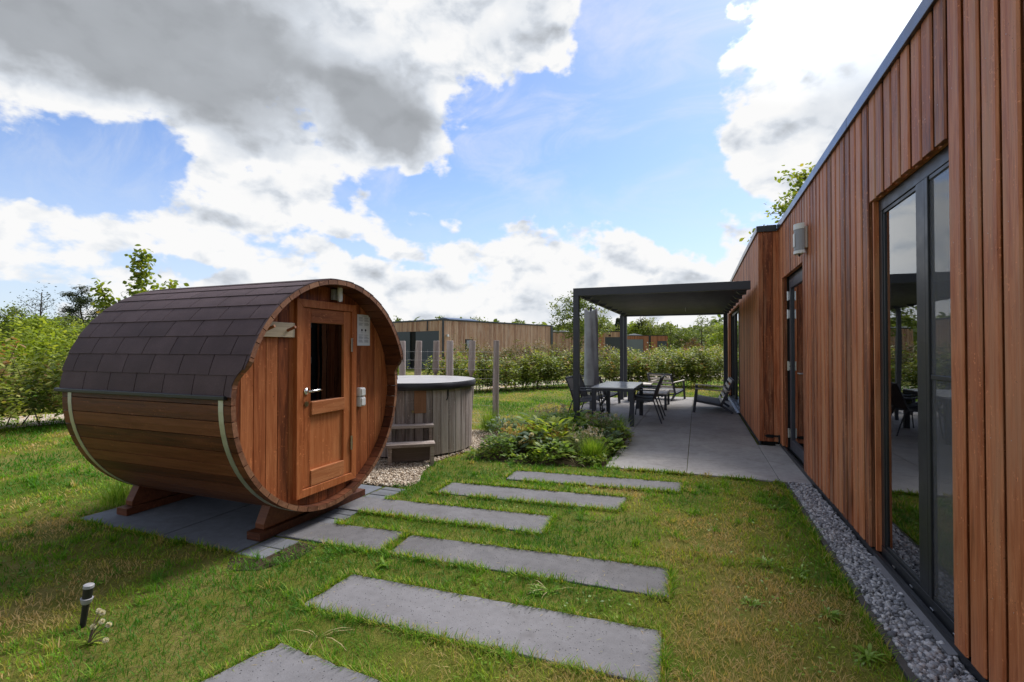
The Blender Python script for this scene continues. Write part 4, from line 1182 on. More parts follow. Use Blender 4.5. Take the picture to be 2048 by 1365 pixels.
mb.tube([(XD + .0225, yh, 1.055), (XD + .030, yh, 1.055)], .026, 14); mb.tube([(XD + .028, yh, 1.055), (XD + .065, yh, 1.055)], .010, 10); mb.tube([(XD + .064, yh - .006, 1.055), (XD + .068, yh + .04, 1.057), (XD + .067, yh + .09, 1.060), (XD + .064, yh + .125, 1.058)], [.010, .008, .011, .007], 10)
mb.build('door_handle', M['chrome'], leaf, smooth=True)
mb = MB(); mb.tube([(XD + .0225, yh, .955), (XD + .029, yh, .955)], .021, 14); mb.tube([(XD + .029, yh, .957), (XD + .031, yh, .957)], .008, 8); mb.build('lock_rosette', M['brass'], leaf)
for z in (.50, 1.36):
    mb = MB(); mb.tube([(XD + .034, a1 + .002, z), (XD + .034, a1 + .002, z + .12)], .009, 8); mb.tube([(XD + .034, a1 + .002, z + .055), (XD + .034, a1 + .002, z + .065)], .011, 8); mb.build('hinge', M['steel'], leaf)
# dark sauna room behind the pane: bench
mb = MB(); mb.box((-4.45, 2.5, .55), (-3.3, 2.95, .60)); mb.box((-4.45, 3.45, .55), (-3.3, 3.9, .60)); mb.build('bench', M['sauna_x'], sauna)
# coat rack, left of the door
mb = MB(); mb.box((XD, 2.50, 1.475), (XD + .02, 2.848, 1.585)); rk = mb.build('coat_rack', M['pale_wood'], sauna, bevel=.003); ORG[rk.name] = ORG[sauna.name]
for y in (2.585, 2.775):
    mb = MB(); mb.tube([(XD + .02, y, 1.525), (XD + .085, y + .012, 1.552)], .011, 10); mb.build('peg', M['door_h'], rk)
# switch boxes right of the door
for z, dz, t in ((.955, .078, .0), (.865, .085, .006)):
    mb = MB(); mb.box((XD, 3.585, z), (XD + .045, 3.655, z + dz)); mb.box((XD + .0455, 3.592, z + .008), (XD + .056, 3.648, z + dz - .008)); mb.build('switch_box', M['white_plastic'], sauna, bevel=.006)
sl = thing('sauna_lamp', 'small white tube lamp above the sauna door under the canopy', 'wall lamp', (XD, 3.27, 1.80))
mb = MB(); mb.tube([(XD + .07, 3.285, 1.79), (XD + .07, 3.285, 1.905)], .021, 14); mb.build('lamp_shade', M['white_plastic'], sl)
mb = MB(); mb.tube([(XD + .07, 3.285, 1.782), (XD + .07, 3.285, 1.7895)], .022, 14); mb.box((XD + .035, 3.275, 1.84), (XD + .05, 3.295, 1.86)); mb.build('lamp_cap', M['steel'], sl)
mb = MB(); mb.box((XD + .0005, 3.25, 1.80), (XD + .034, 3.32, 1.89)); mb.build('lamp_back_plate', M['grey_plastic'], sl, bevel=.005)
# printed notice: rows of tiny print, two columns and two round pictograms
nt_ = thing('notice_sheet', 'white printed notice with two round pictograms fixed beside the sauna door', 'notice', (XD, 3.68, 1.42))
mb = MB(); ny0, ny1, nz0, nz1 = 3.592, 3.772, 1.415, 1.700
mb.box((XD + .001, ny0, nz0), (XD + .0028, ny1, nz1)); mb.build('sheet', M['paper'], nt_)
mb = MB(); xs_ = XD + .0034
mb2 = MB()
def ln(y, z, w, h=.0022): (mb if y < ny0 + .085 else mb2).box((XD + .0029, y, z), (xs_, y + w, z + h), .5)
ln(ny0 + .06, nz1 - .014, .07, .004)
rr_ = random.Random(3)
for blk in ((nz1 - .026, 4), (nz1 - .048, 4), (nz1 - .078, 6), (nz0 + .098, 2), (nz0 + .082, 5), (nz0 + .052, 6)):
    for cx_ in (ny0 + .018, ny0 + .096):
        for k in range(blk[1]): ln(cx_ + rr_.uniform(0, .004), blk[0] - k * .0045, rr_.uniform(.045, .066))
for cy_ in (ny0 + .064, ny0 + .116): ln(cy_ - .015, nz0 + .118, .03)
mb.build('text_column', M['ink'], nt_); mb2.build('text_column', M['ink'], nt_)
for cy_ in (ny0 + .064, ny0 + .116):
    mb = MB(); mb.tube([(XD + .0029, cy_, nz0 + .142), (XD + .0036, cy_, nz0 + .142)], .0115, 14); mb.build('pictogram', M['ink_dark'], nt_)

# ------------------------------------------------------------------ hot tub
TX, TY, TR = -3.79, 5.90, .85
tub = thing('hot_tub', 'round wooden hot tub with grey weathered staves and a padded vinyl lid', 'hot tub', (TX, TY, 0))
def P(r, a, z): return (TX + r * math.cos(a), TY + r * math.sin(a), z)
mb = MB(); n = 46
ang_front = math.atan2(-.82, .57)
for i in range(n):
    a0 = 2 * PI * i / n + .005; a1 = 2 * PI * (i + 1) / n - .005
    mi = 0
    q = random.random(); z0 = .035 + random.uniform(-.004, .004); r0 = TR + random.uniform(-.002, .002)
    vs = [P(r, a, z) for z in (z0, .87) for r, a in ((r0 - .03, a0), (r0 - .004, a0), (r0, a0 + .02), (r0, a1 - .02), (r0 - .004, a1), (r0 - .03, a1))]
    mb.add(vs, [(0, 1, 2, 3, 4, 5)[::-1], (6, 7, 8, 9, 10, 11)] + [(k, (k + 1) % 6, 6 + (k + 1) % 6, 6 + k) for k in range(6)], q, mi)
mb.build('staves', [M['tub'], M['tub_brown']], tub)
mb = MB(); mb.tube([(TX, TY, .0), (TX, TY, .8)], TR - .06, 40); mb.build('liner', M['rubber'], tub)
ah = R(310); mb = MB()
c0, s0 = math.cos(ah), math.sin(ah); hc = P(TR, ah, 0); tx, ty = -s0, c0
mb.add([(hc[0] + c0 * e + tx * w_, hc[1] + s0 * e + ty * w_, z) for e in (-.01, .006) for w_, z in ((-.075, .575), (.075, .575), (.075, .86), (-.075, .86))], [(3, 2, 1, 0), (4, 5, 6, 7), (0, 1, 5, 4), (1, 2, 6, 5), (2, 3, 7, 6), (3, 0, 4, 7)])
hatch = mb.build('hatch', M['tub_brown'], tub, bevel=.003); ORG[hatch.name] = ORG[tub.name]
mb = MB(); kx, ky = hc[0] + c0 * .006 - tx * .095, hc[1] + s0 * .006 - ty * .095
mb.tube([(kx - c0 * .01, ky - s0 * .01, .60), (kx + c0 * .018, ky + s0 * .018, .60)], .016, 10); mb.build('hatch_knob', M['brass'], tub)
# lid: two padded halves with a seam
mb = MB(); n = 64; prof = [(.86, .855), (.905, .862), (.912, .885), (.908, .935), (.895, .952)]
vs = []
for k in range(n):
    a = 2 * PI * k / n
    for r, z in prof: vs.append(P(r + .004 * math.sin(9 * a), a, z + .003 * math.sin(5 * a + 1)))
m_ = len(prof)
mb.add(vs, [(k * m_ + j, ((k + 1) % n) * m_ + j, ((k + 1) % n) * m_ + j + 1, k * m_ + j + 1) for k in range(n) for j in range(m_ - 1)])
lid = mb.build('lid', M['lid_side'], tub, smooth=True); ORG[lid.name] = ORG[tub.name]
mb = MB()
for s in (0, 1):
    pts = [P(.897, R(33) + PI * s + PI * k / 30, 0)[:2] for k in range(31)]
    o_ = .006; nx, ny = math.cos(R(33) + PI * s + PI / 2) * o_, math.sin(R(33) + PI * s + PI / 2) * o_
    vs = [(x + nx, y + ny, .951) for x, y in pts] + [(TX + nx, TY + ny, .975)]
    mb.add(vs, [(k, k + 1, 31) for k in range(30)])
mb.build('lid_top', M['lid_top'], lid)
aS = math.atan2(6.0 - TY, -3.0 - TX) - R(15)
mb = MB(); aS = R(335)
mb.bar(P(TR + .012, aS, .86), P(TR + .010, aS, .775), .022, .006, up=(math.cos(aS), math.sin(aS), 0)); mb.tube([P(TR + .012, aS, .775), P(TR + .02, aS - .02, .735), P(TR + .015, aS - .03, .72)], .007, 6)
mb.build('lid_strap', M['rubber'], tub)
# steps
sc_ = Vector((-3.165, 4.92, 0)); ax = Vector((.82, .572, 0)).normalized(); ay = Vector((-ax.y, ax.x, 0))
stp = thing('tub_steps', 'two tread grey wooden steps in front of the hot tub', 'steps', tuple(sc_), math.atan2(ax.y, ax.x), local=True)
for z, y0 in ((.255, -.02), (.445, .19)):
    mb = MB(); mb.box((-.285, y0, z - .036), (.285, y0 + .10, z)); mb.box((-.285, y0 + .106, z - .036), (.285, y0 + .206, z - .001)); mb.build('tread', M['grey_wood'], stp, bevel=.004)
for x in (-.265, .225):
    mb = MB(); mb.box((x, .0, -.02), (x + .045, .09, .218)); mb.box((x, .091, .12), (x + .04, .298, .218)); mb.box((x, .30, -.02), (x + .045, .38, .408)); mb.box((x, .21, .2555), (x + .04, .299, .408)); mb.build('side_frame', M['grey_wood'], stp, bevel=.003)
mb = MB(); mb.box((-.224, .362, .05), (.224, .378, .41)); mb.build('back_panel', M['step_dark'], stp)
mb = MB(); mb.box((-.224, .10, .03), (.224, .115, .22)); mb.build('riser_panel', M['step_dark'], stp)

# ------------------------------------------------------------------ fence posts and netting
posts = [((-3.165, 7.50), (0.0, 0.0), .052, 'straight grey post at the end of the fence, beside the flower bed'), ((-3.69, 7.52), (.085, 0), .060, 'grey fence post leaning to the right just right of the hot tub lid'),
         ((-4.055, 7.52), (.01, 0), .062, 'upright pale grey fence post behind the hot tub, in front of the house corner'), ((-4.40, 7.55), (.07, 0), .058, 'darker brownish fence post leaning right behind the hot tub'),
         ((-4.72, 7.52), (.045, 0), .060, 'smooth pale fence post behind the middle of the hot tub lid'), ((-5.05, 7.52), (.03, 0), .058, 'fence post closest to the sauna canopy, partly hidden by it')]
for (x, y), (lx, ly), r, lab in posts:
    mb = MB(); q = random.random()
    pts = [(x + lx * t * .9 + .006 * math.sin(5 * t + x * 9), y + ly * t, -.03 + 1.545 * t) for t in np.linspace(0, 1, 7)]
    mb.tube(pts, [r * (1.04 - .08 * t + .03 * math.sin(9 * t + x)) for t in np.linspace(0, 1, 7)], 12, rnd=q)
    tag(mb.build('fence_post', M['post'], bevel=.006), lab, 'fence post', 'weathered round posts of the wire fence')
net = MB()
for k in range(9):
    z = .12 + k * .15; net.tube([(-3.17, 7.45, z), (-4.06, 7.46, z + .004), (-5.1, 7.46, z)], .0016, 4)
for k in range(14):
    x = -3.22 - k * .138; net.tube([(x, 7.455, .08), (x + .004, 7.458, 1.36)], .0014, 4)
tag(net.build('wire_netting', M['steel']), 'thin square wire netting stretched between the grey posts', 'wire fence')

# garden light
gl_ = thing('garden_light', 'small dark spike garden light with a pale ring, leaning in the front lawn', 'garden light', (-2.91, 1.52, -.03))
mb = MB(); a_ = Vector((-2.91, 1.52, -.03)); t_ = Vector((-2.885, 1.535, .20))
def L(t): return a_ + (t_ - a_) * t
mb.tube([L(0), L(.60)], [.013, .015], 12); mb.build('stake', M['rubber'], gl_)
mb = MB(); mb.tube([L(.58), L(.62), L(.70), L(.705)], [.018, .023, .027, .024], 16); mb.build('collar', M['grey_plastic'], gl_)
mb = MB(); mb.tube([L(.70), L(.92)], [.020, .021], 16); mb.build('lens', M['rubber'], gl_)
mb = MB(); mb.tube([L(.92), L(.93), L(.985), L(1.0)], [.022, .0235, .0225, .016], 16); mb.build('cap', M['grey_plastic'], gl_)

# ------------------------------------------------------------------ far chalets
def chalet(label, org, ang, Ln, Wd, h=3.15, mat='clad_far', front=(), left=(), name='chalet'):
    """front face along local x at y=0, left face along local y at x=0; panels are (a, b, z0, z1, material, part name)"""
    c = thing(name, label, 'chalet', (*org, 0), R(ang), local=True)
    mb = MB(); p = .15
    def strip(fn, length, panels):
        i = 0; t = 0
        while t < length:
            segs = [(0.03, h - .10)]
            for a, b, z0, z1, *_ in panels:
                if a - .02 < t + p / 2 < b + .02: segs = [s for s in ((.03, z0), (z1, h - .10)) if s[1] - s[0] > .05]
            for z0, z1 in segs: fn(t + .004, t + p - .016, z0, z1)
            t += p
    strip(lambda a, b, z0, z1: mb.box((a, 0, z0), (b, .03, z1)), Ln, front)
    strip(lambda a, b, z0, z1: mb.box((0, a + .035, z0), (.03, b + .035, z1)), Wd, left)
    strip(lambda a, b, z0, z1: mb.box((Ln, a + .035, z0), (Ln + .03, b + .035, z1)), Wd, ())
    mb.build('wall', M[mat], c)
    mb = MB(); mb.box((.035, .035, 0), (Ln - .005, Wd, h - .05)); mb.build('wall_core', M['black'], c)
    mb = MB(); mb.box((-.03, -.03, h - .098), (Ln + .06, Wd + .03, h)); mb.build('roof_trim', M['dark_alu'], c)
    for a, b, z0, z1, m_, nm, *d in front:
        q = MB(); dd = d[0] if d else .015
        q.box((a, dd, z0), (b, dd + .05, z1))
        for k in range(1, int((z1 - z0) / .55) + 1): q.box((a + .01, dd - .004, z0 + k * .55), (b - .01, dd + .01, z0 + k * .55 + .012))
        q.build(nm, M[m_], c)
    for a, b, z0, z1, m_, nm, *d in left:
        q = MB(); dd = d[0] if d else .015
        q.box((dd, a, z0), (dd + .05, b, z1))
        for k in range(1, int((z1 - z0) / .55) + 1): q.box((dd - .004, a + .01, z0 + k * .55), (dd + .01, b - .01, z0 + k * .55 + .012))
        q.build(nm, M[m_], c)
    return c
A = chalet('flat roofed chalet of weathered vertical boards with black corner trim, straight behind the hot tub', (-14.61, 26.17), 70.9, 11.45, 9.0,
           front=((2.02, 2.62, 1.05, 1.92, 'dark_alu', 'window', .02),), left=((.32, 2.6, .03, 2.42, 'grey_panel', 'grey_panel'), (2.62, 3.1, .03, 2.42, 'dark_alu', 'grey_panel', .10), (3.12, 6.5, .03, 2.42, 'grey_panel', 'grey_panel', -.05)))
q = MB(); q.box((-.045, -.045, 0), (.09, .0, 3.05)); q.build('corner_trim', M['dark_alu'], A)
q = MB(); q.box((11.36, -.06, 0), (11.62, .12, 3.12)); q.build('corner_trim', M['dark_alu'], A)
q = MB(); q.box((-.05, 1.35, 2.45), (-.002, 1.42, 3.05)); q.build('downpipe', M['dark_alu'], A)
q = MB(); q.box((2.10, .010, 1.12), (2.54, .018, 1.85)); q.build('window_pane', M['glass'], A)
q = MB(); q.tube([(.35, -.10, 2.06), (.35, -.10, 2.2)], [.09, .06], 10); q.box((.31, -.05, 2.1), (.39, .0, 2.2)); q.build('wall_lamp', M['white_plastic'], A)
q = MB(); q.prism([(1.2, 3.16), (2.4, 3.44), (3.7, 3.16)], 'X', 2.2, 5.0); q.build('rooflight', M['trim'], A)
B = chalet('second weathered board chalet behind the parasol, with a dark grey panel on its right', (-15.39, 52.55), 3, 7.7, 6.0, front=((3.0, 3.5, 1.2, 1.75, 'dark_alu', 'window'), (5.95, 7.65, .03, 2.5, 'grey_panel', 'grey_panel')))
q = MB(); q.box((5.35, -.06, 0), (5.85, -.005, 3.1)); q.build('corner_trim', M['clad_orange'], B)
q = MB(); q.box((.1, .3, 3.152), (1.6, 2.0, 3.3)); q.build('rooflight', M['white_plastic'], B)
q = MB(); q.tube([(6.5, -.08, 2.62), (6.5, -.08, 2.75)], [.09, .06], 8); q.build('wall_lamp', M['black'], B)
D = chalet('distant chalet with a light grey panel and bright orange boards, seen between the pergola posts', (-9.8, 71.8), 14, 5.9, 6.0, mat='clad_orange',
           front=((.05, 2.5, .03, 2.55, 'grey_panel_light', 'grey_panel'), (3.28, 3.55, .03, 3.05, 'dark_alu', 'corner_trim', -.02), (4.45, 5.85, .03, 2.3, 'grey_panel', 'grey_panel')))
q = MB(); q.prism([(.2, 3.152), (1.3, 3.42), (2.6, 3.152)], 'Y', .5, 3); q.build('rooflight', M['white_plastic'], D)
q = MB(); q.tube([(3.1, -.08, 2.0), (3.1, -.08, 2.16)], [.09, .07], 8); q.build('wall_lamp', M['white_plastic'], D)
chalet('low brown chalet far away on the right, behind the hedge under the pergola', (-5.0, 118), -4, 12.0, 6.0, 2.6)
chalet('farthest chalet with a pale roof edge, left of the house window under the pergola', (13.0, 150), -10, 16.0, 8.0, 2.5, mat='clad_orange')

# ------------------------------------------------------------------ plants
def place(lat, depth):
    """ground point from bearing (tangent to the right of the view axis) and distance along that axis"""
    return RX * lat * depth + FX * depth, RY * lat * depth + FY * depth

def shoots(n, base, hgt, spread, per, L, W, tone, jit=.09, z0=.1, splay=.9, upb=.25):
    """leaf arrays for n upright shoots starting at base (n,3)"""
    az = RNG.uniform(0, 2 * PI, n); tl = np.abs(RNG.normal(0, spread, n))
    d = np.stack([np.cos(az) * np.sin(tl), np.sin(az) * np.sin(tl), np.cos(tl)], 1)
    k = per
    t = z0 + (1 - z0) * RNG.random((n, k)) ** .85
    p = base[:, None] + d[:, None] * (t * hgt[:, None])[..., None]
    p = p + RNG.normal(0, jit, (n, k, 3)) * np.array([1, 1, .5])
    a2 = RNG.uniform(0, 2 * PI, (n, k))
    out = np.stack([np.cos(a2) * splay, np.sin(a2) * splay, upb + RNG.normal(.2, .35, (n, k))], 2)
    nr = np.stack([-np.cos(a2) * .4, -np.sin(a2) * .4, np.ones((n, k))], 2) + RNG.normal(0, .35, (n, k, 3))
    LL = L * RNG.uniform(.6, 1.25, (n, k)); WW = W * RNG.uniform(.7, 1.2, (n, k))
    to = np.clip(tone + RNG.normal(0, .2, (n, 1)) + RNG.normal(0, .15, (n, k)) + .22 * (t - .55), 0, 1)
    r3 = lambda a: a.reshape(-1, 3)
    return r3(p), r3(out), r3(nr), LL.ravel(), WW.ravel(), to.ravel(), d

def hedge(label, pts, h, width, dens, per, L, W, mat, tone=.45, spread=.16, gap=0.0, hv=.28, name='hedge', cat='hedge', seed=0, z0=.18):
    o = thing(name, label, cat, (pts[0][0], pts[0][1], 0))
    pts = np.array(pts, float); seg = np.linalg.norm(np.diff(pts, axis=0), axis=1); cum = np.concatenate([[0], np.cumsum(seg)])
    n = int(cum[-1] * dens)
    s = RNG.uniform(0, cum[-1], n)
    if gap:
        k = vnoise(s, s * 0 + seed, seed, 1.1, 2) > gap; s = s[k]; n = len(s)
    i = np.clip(np.searchsorted(cum, s) - 1, 0, len(seg) - 1); f = (s - cum[i]) / seg[i]
    c = pts[i] * (1 - f[:, None]) + pts[i + 1] * f[:, None]
    dr = (pts[i + 1] - pts[i]) / seg[i][:, None]; nr = np.stack([-dr[:, 1], dr[:, 0]], 1)
    off = RNG.normal(0, width / 2.6, n)
    c = c + nr * off[:, None]
    hh = h * (1 - hv + 2 * hv * vnoise(s, off * 0, seed + 3, 1.7, 3)) * (1 - .25 * np.clip(np.abs(off) / width * 2, 0, 1)) * RNG.uniform(.72, 1.06, n)
    base = np.concatenate([c, np.full((n, 1), GZ)], 1)
    p, d, nm, LL, WW, to, sd_ = shoots(n, base, hh, spread, per, L, W, tone, z0=z0)
    k = p[:, 2] > .04
    leaves('foliage', p[k], d[k], nm[k], LL[k], WW[k], mat, to[k], o, bend=.2)
    st = MB()
    for j in range(0, n, 5):
        b = base[j]; e = b + sd_[j] * hh[j] * .93
        st.tube([b, (b + e) / 2 + RNG.normal(0, .02, 3), e], [.011, .008, .004], 4, cap=False)
    st.build('stems', M['twig'], o)
    return o

hedge('leafy laurel hedge along the near side of the path, behind the fence posts and parasol', [(-8.2, 10.6), (-7.2, 12.9), (-6.2, 14.3), (-4.5, 16.9), (-3.0, 17.6)], 1.40, .75, 40, 52, .11, .056, M['laurel'], .5, z0=.16, seed=2, gap=.34)
hedge('dense laurel hedge beyond the terrace, running under the pergola to the house', [(-3.0, 17.6), (-1.6, 17.9), (.2, 18.5), (2.2, 19.8), (4.5, 21.5)], 1.36, .85, 50, 56, .11, .056, M['laurel'], .5, z0=.16, seed=4, gap=.28)
hedge('brown tipped hedge across the path, in front of the weathered chalet', [(-10.6, 20.3), (-8.6, 22.2), (-6.2, 24.5), (-4.4, 26.6)], 1.66, 1.0, 46, 54, .10, .052, M['privet'], .5, seed=6, z0=.05)
hedge('green hedge on the far side of the path under the pergola', [(-4.2, 27.2), (-1.5, 30.2), (2.0, 34.2), (7, 38)], 1.5, 1.2, 40, 54, .13, .066, M['laurel'], .55, seed=8, z0=.05)
hedge('loose laurel hedge with bare stems beside the path left of the sauna', [(-12.4, -1.2), (-11.5, 2.6), (-11.05, 4.6), (-10.6, 6.6), (-9.6, 8.6), (-8.2, 10.6)], 1.75, .95, 34, 56, .115, .055, M['laurel'], .55, spread=.24, seed=12, z0=.2, hv=.38, gap=.30)
hedge('tall bushy hedge across the path at the left edge of the photo', [(-17.4, 1.2), (-15.6, 5.6), (-13.8, 9.8), (-12.4, 13.5)], 2.25, 1.3, 40, 60, .13, .068, M['tree_bright'], .45, spread=.24, seed=14, z0=.05, hv=.36)

def tree(label, x, y, h, cr, cb, n, L, mat, name='tree', limbs=9, tr=None, squash=1.0, tone=.5, clump=.34, loose=0.0, cat='tree', lean=(0, 0), wfac=.55, group=None):
    """trunk with limbs, crown of leaf clumps at and along the limbs"""
    o = thing(name, label, cat, (x, y, 0), group=group)
    tr = tr or h * .018 + .02
    ct = np.array([x + lean[0], y + lean[1], h * .93])
    top = np.array([x, y, GZ]); tp = []
    for t in np.linspace(0, 1, 8):
        q = top * (1 - t) + ct * t; q[:2] += RNG.normal(0, h * .008, 2) * (0 < t < 1); tp.append(q)
    mb = MB(); mb.tube(tp, [tr * (1 - .82 * t) for t in np.linspace(0, 1, 8)], 8)
    ends = []
    for k in range(limbs):
        t = cb / h + (1 - cb / h) * (k + .4) / limbs
        t = min(t, .97); b = np.array([np.interp(t, np.linspace(0, 1, 8), [p[i] for p in tp]) for i in range(3)])
        a = k * 2.4 + RNG.uniform(-.5, .5); prof = math.sin(PI * min(1, .18 + .82 * (t - cb / h) / (1 - cb / h + 1e-6)) ** .8) ** .7
        ln = cr * max(.25, prof) * RNG.uniform(.75, 1.08)
        e = b + np.array([math.cos(a) * ln, math.sin(a) * ln, ln * RNG.uniform(.15, .55) * squash])
        m = (b + e) / 2 + np.array([0, 0, -.06 * ln]) + RNG.normal(0, .04 * ln, 3)
        r0 = tr * .42 * (1 - .6 * t)
        mb.tube([b, m, e], [r0, r0 * .6, r0 * .2], 5, cap=False)
        ends.append((b, m, e, ln))
        for s in range(2):
            e2 = m + (e - m) * .3 + RNG.normal(0, .33 * ln, 3) * np.array([1, 1, .7]); mb.tube([m, e2], [r0 * .45, r0 * .12], 4, cap=False); ends.append((m, (m + e2) / 2, e2, ln * .7))
    mb.build('trunk', M['bark'], o)
    ends.append((tp[-2], (tp[-2] + tp[-1]) / 2, tp[-1] + np.array([0, 0, h * .05]), cr * .5))
    P_, T_ = [], []
    tot = sum(e[3] for e in ends)
    for b, m, e, ln in ends:
        c = max(8, int(n * ln / tot)); nb = max(2, c // 26)
        t = RNG.uniform(.35 + .2 * loose, 1.0, nb)
        cc_ = np.where(t[:, None] < .5, b + (m - b) * (t[:, None] * 2), m + (e - m) * ((t[:, None] - .5) * 2)) + RNG.normal(0, .10 * ln + .03, (nb, 3))
        tn = RNG.normal(0, .17, nb)
        i = RNG.integers(0, nb, c)
        P_.append(cc_[i] + RNG.normal(0, clump * cr * .42, (c, 3)) * np.array([1, 1, .62 * squash])); T_.append(tn[i])
    P_ = np.concatenate(P_); T_ = np.concatenate(T_); c = len(P_)
    a = RNG.uniform(0, 2 * PI, c)
    d = np.stack([np.cos(a), np.sin(a), RNG.normal(-.15, .45, c)], 1); nm = RNG.normal(0, .55, (c, 3)) + np.array([0, 0, 1])
    leaves('crown', P_, d, nm, L * RNG.uniform(.6, 1.3, c), L * wfac * RNG.uniform(.7, 1.2, c), mat, np.clip(tone + T_ + RNG.normal(0, .12, c), 0, 1), o, bend=.25)
    return o

def PT(px, depth): return place((px - 1024) / 967.0, depth)
# maple sapling behind the sauna: a straight leader with two arching side branches
x, y = PT(281, 9.4)
sap = thing('maple_sapling', 'young maple with a tall leafy leader and two side branches rising behind the sauna roof', 'tree', (x, y, 0))
mb = MB(); tops = [((0, 0), 3.30, .0), ((-.62, -.20), 2.62, .5), ((.46, .16), 2.68, .45), ((-.30, .3), 2.5, .3), ((.25, -.2), 2.45, .3)]
P_, S_ = [], []
for (ox, oy), hz_, _ in tops:
    wx, wy = RX * ox + FX * oy, RY * ox + FY * oy
    b = np.array([x, y, 1.55 if hz_ < 3 else GZ]); e = np.array([x + wx, y + wy, hz_]); m = (b + e) / 2 + np.array([wx * .25, wy * .25, -.12 if hz_ < 3 else 0])
    mb.tube([b, m, e], [.03 if hz_ > 3 else .016, .014, .005], 6)
    k = 620 if hz_ > 3 else 260
    t = RNG.uniform(.5 if hz_ > 3 else .3, 1.0, k)[:, None]
    q = np.where(t < .5, b + (m - b) * t * 2, m + (e - m) * (t - .5) * 2)
    sp = (.17 * (1.12 - t) + .05) if hz_ > 3 else .09
    P_.append(q + RNG.normal(0, 1, (k, 3)) * sp * np.array([1, 1, .6]))
mb.build('trunk', M['twig'], sap)
P_ = np.concatenate(P_); k = len(P_); a = RNG.uniform(0, 2 * PI, k)
leaves('crown', P_, np.stack([np.cos(a), np.sin(a), RNG.normal(-.35, .3, k)], 1), RNG.normal(0, .4, (k, 3)) + np.array([0, 0, 1]), RNG.uniform(.06, .115, k), RNG.uniform(.055, .10, k), M['maple'], np.clip(RNG.normal(.45, .22, k), 0, 1), sap, bend=.35)

# tree behind the house, showing over the roof edge
tree('leafy maple growing behind the house, its branches showing above the roof edge', 3.35, 18.3, 7.7, 2.0, 2.6, 4200, .14, M['maple'], 'maple_tree', limbs=18, clump=.22, loose=.4, tone=.45, wfac=.75)

# trees left
x, y = PT(162, 42); tree('tall dark pine with a bare trunk and flat crown behind the left hedge', x, y, 6.9, 1.7, 3.2, 4200, .30, M['pine'], 'pine_tree', limbs=9, squash=.55, clump=.34, tone=.5, wfac=.22)
x, y = PT(205, 46); tree('thin half bare tree just behind the pine', x, y, 6.4, 1.4, 2.6, 260, .16, M['tree_mid'], 'tree', limbs=14, clump=.5, wfac=.4)
x, y = PT(82, 40); tree('nearly leafless tree standing left of the dark pine', x, y, 6.4, 2.0, 1.6, 800, .17, M['pine'], 'tree', limbs=24, clump=.5, squash=1.5, wfac=.4)
x, y = PT(25, 22); tree('round green tree at the left edge of the photo behind the hedge', x, y, 3.25, 1.5, 1.0, 3000, .14, M['tree_mid'])
x, y = PT(75, 20); tree('bright yellow green tree behind the left hedge, below the leafless tree', x, y, 2.75, 1.3, .8, 3000, .13, M['tree_bright'], tone=.6)
x, y = PT(130, 34); tree('mid green tree left of the sauna roof, below the dark pine', x, y, 3.6, 2.0, 1.0, 3000, .18, M['tree_mid'], tone=.6)
x, y = PT(190, 30); tree('olive green tree directly behind the sauna roof slope', x, y, 3.1, 1.6, .9, 2600, .17, M['tree_mid'], tone=.45)
x, y = PT(55, 60); tree('distant spreading tree behind the hedge at the far left', x, y, 5.2, 3.2, 1.2, 2600, .3, M['tree_mid'], tone=.3)
# trees over the chalets
for px, dp, h, cr, lab in ((797, 62, 5.4, 1.7, 'tree top just above the sauna canopy, beyond the chalet roof'), (880, 66, 6.0, 1.6, 'tree top beyond the chalet roof near its corner'), (955, 66, 5.7, 2.4, 'wide tree top beyond the middle of the chalet roof'), (1040, 70, 5.6, 2.0, 'sparse tree top beyond the right end of the chalet roof')):
    x, y = PT(px, dp); tree(lab, x, y, h, cr, 2.2, 900, .30, M['tree_mid'], limbs=8, tone=.45, group='tree tops beyond the chalet roof')
x, y = PT(1150, 44); tree('large loose oak behind the front pergola post', x, y, 6.6, 2.7, 1.8, 4200, .22, M['tree_mid'], 'oak_tree', limbs=15, clump=.24, tone=.42)
x, y = PT(1202, 60); tree('rounded olive tree between the parasol and the conifer', x, y, 5.2, 2.4, 1.2, 3200, .24, M['tree_mid'], tone=.6)
x, y = PT(1236, 72)
con = thing('conifer', 'dark pointed conifer left of the rear pergola posts', 'conifer', (x, y, 0))
mb = MB(); mb.tube([(x, y, 0), (x, y, 5.6)], [.12, .02], 6); mb.build('trunk', M['bark'], con)
k = 3200; t = RNG.random(k) ** .75; a = RNG.uniform(0, 2 * PI, k); rr = (1 - t) * 1.75 * RNG.uniform(.35, 1.05, k) * (.75 + .3 * np.sin(t * 40))
pp = np.stack([x + np.cos(a) * rr, y + np.sin(a) * rr, .5 + 5.3 * t - rr * .2], 1)
leaves('crown', pp, np.stack([np.cos(a), np.sin(a), np.full(k, -.25)], 1), RNG.normal(0, .4, (k, 3)) + np.array([0, 0, 1]), np.full(k, .34), np.full(k, .10), M['pine'], np.clip(RNG.normal(.5, .2, k), 0, 1), con)
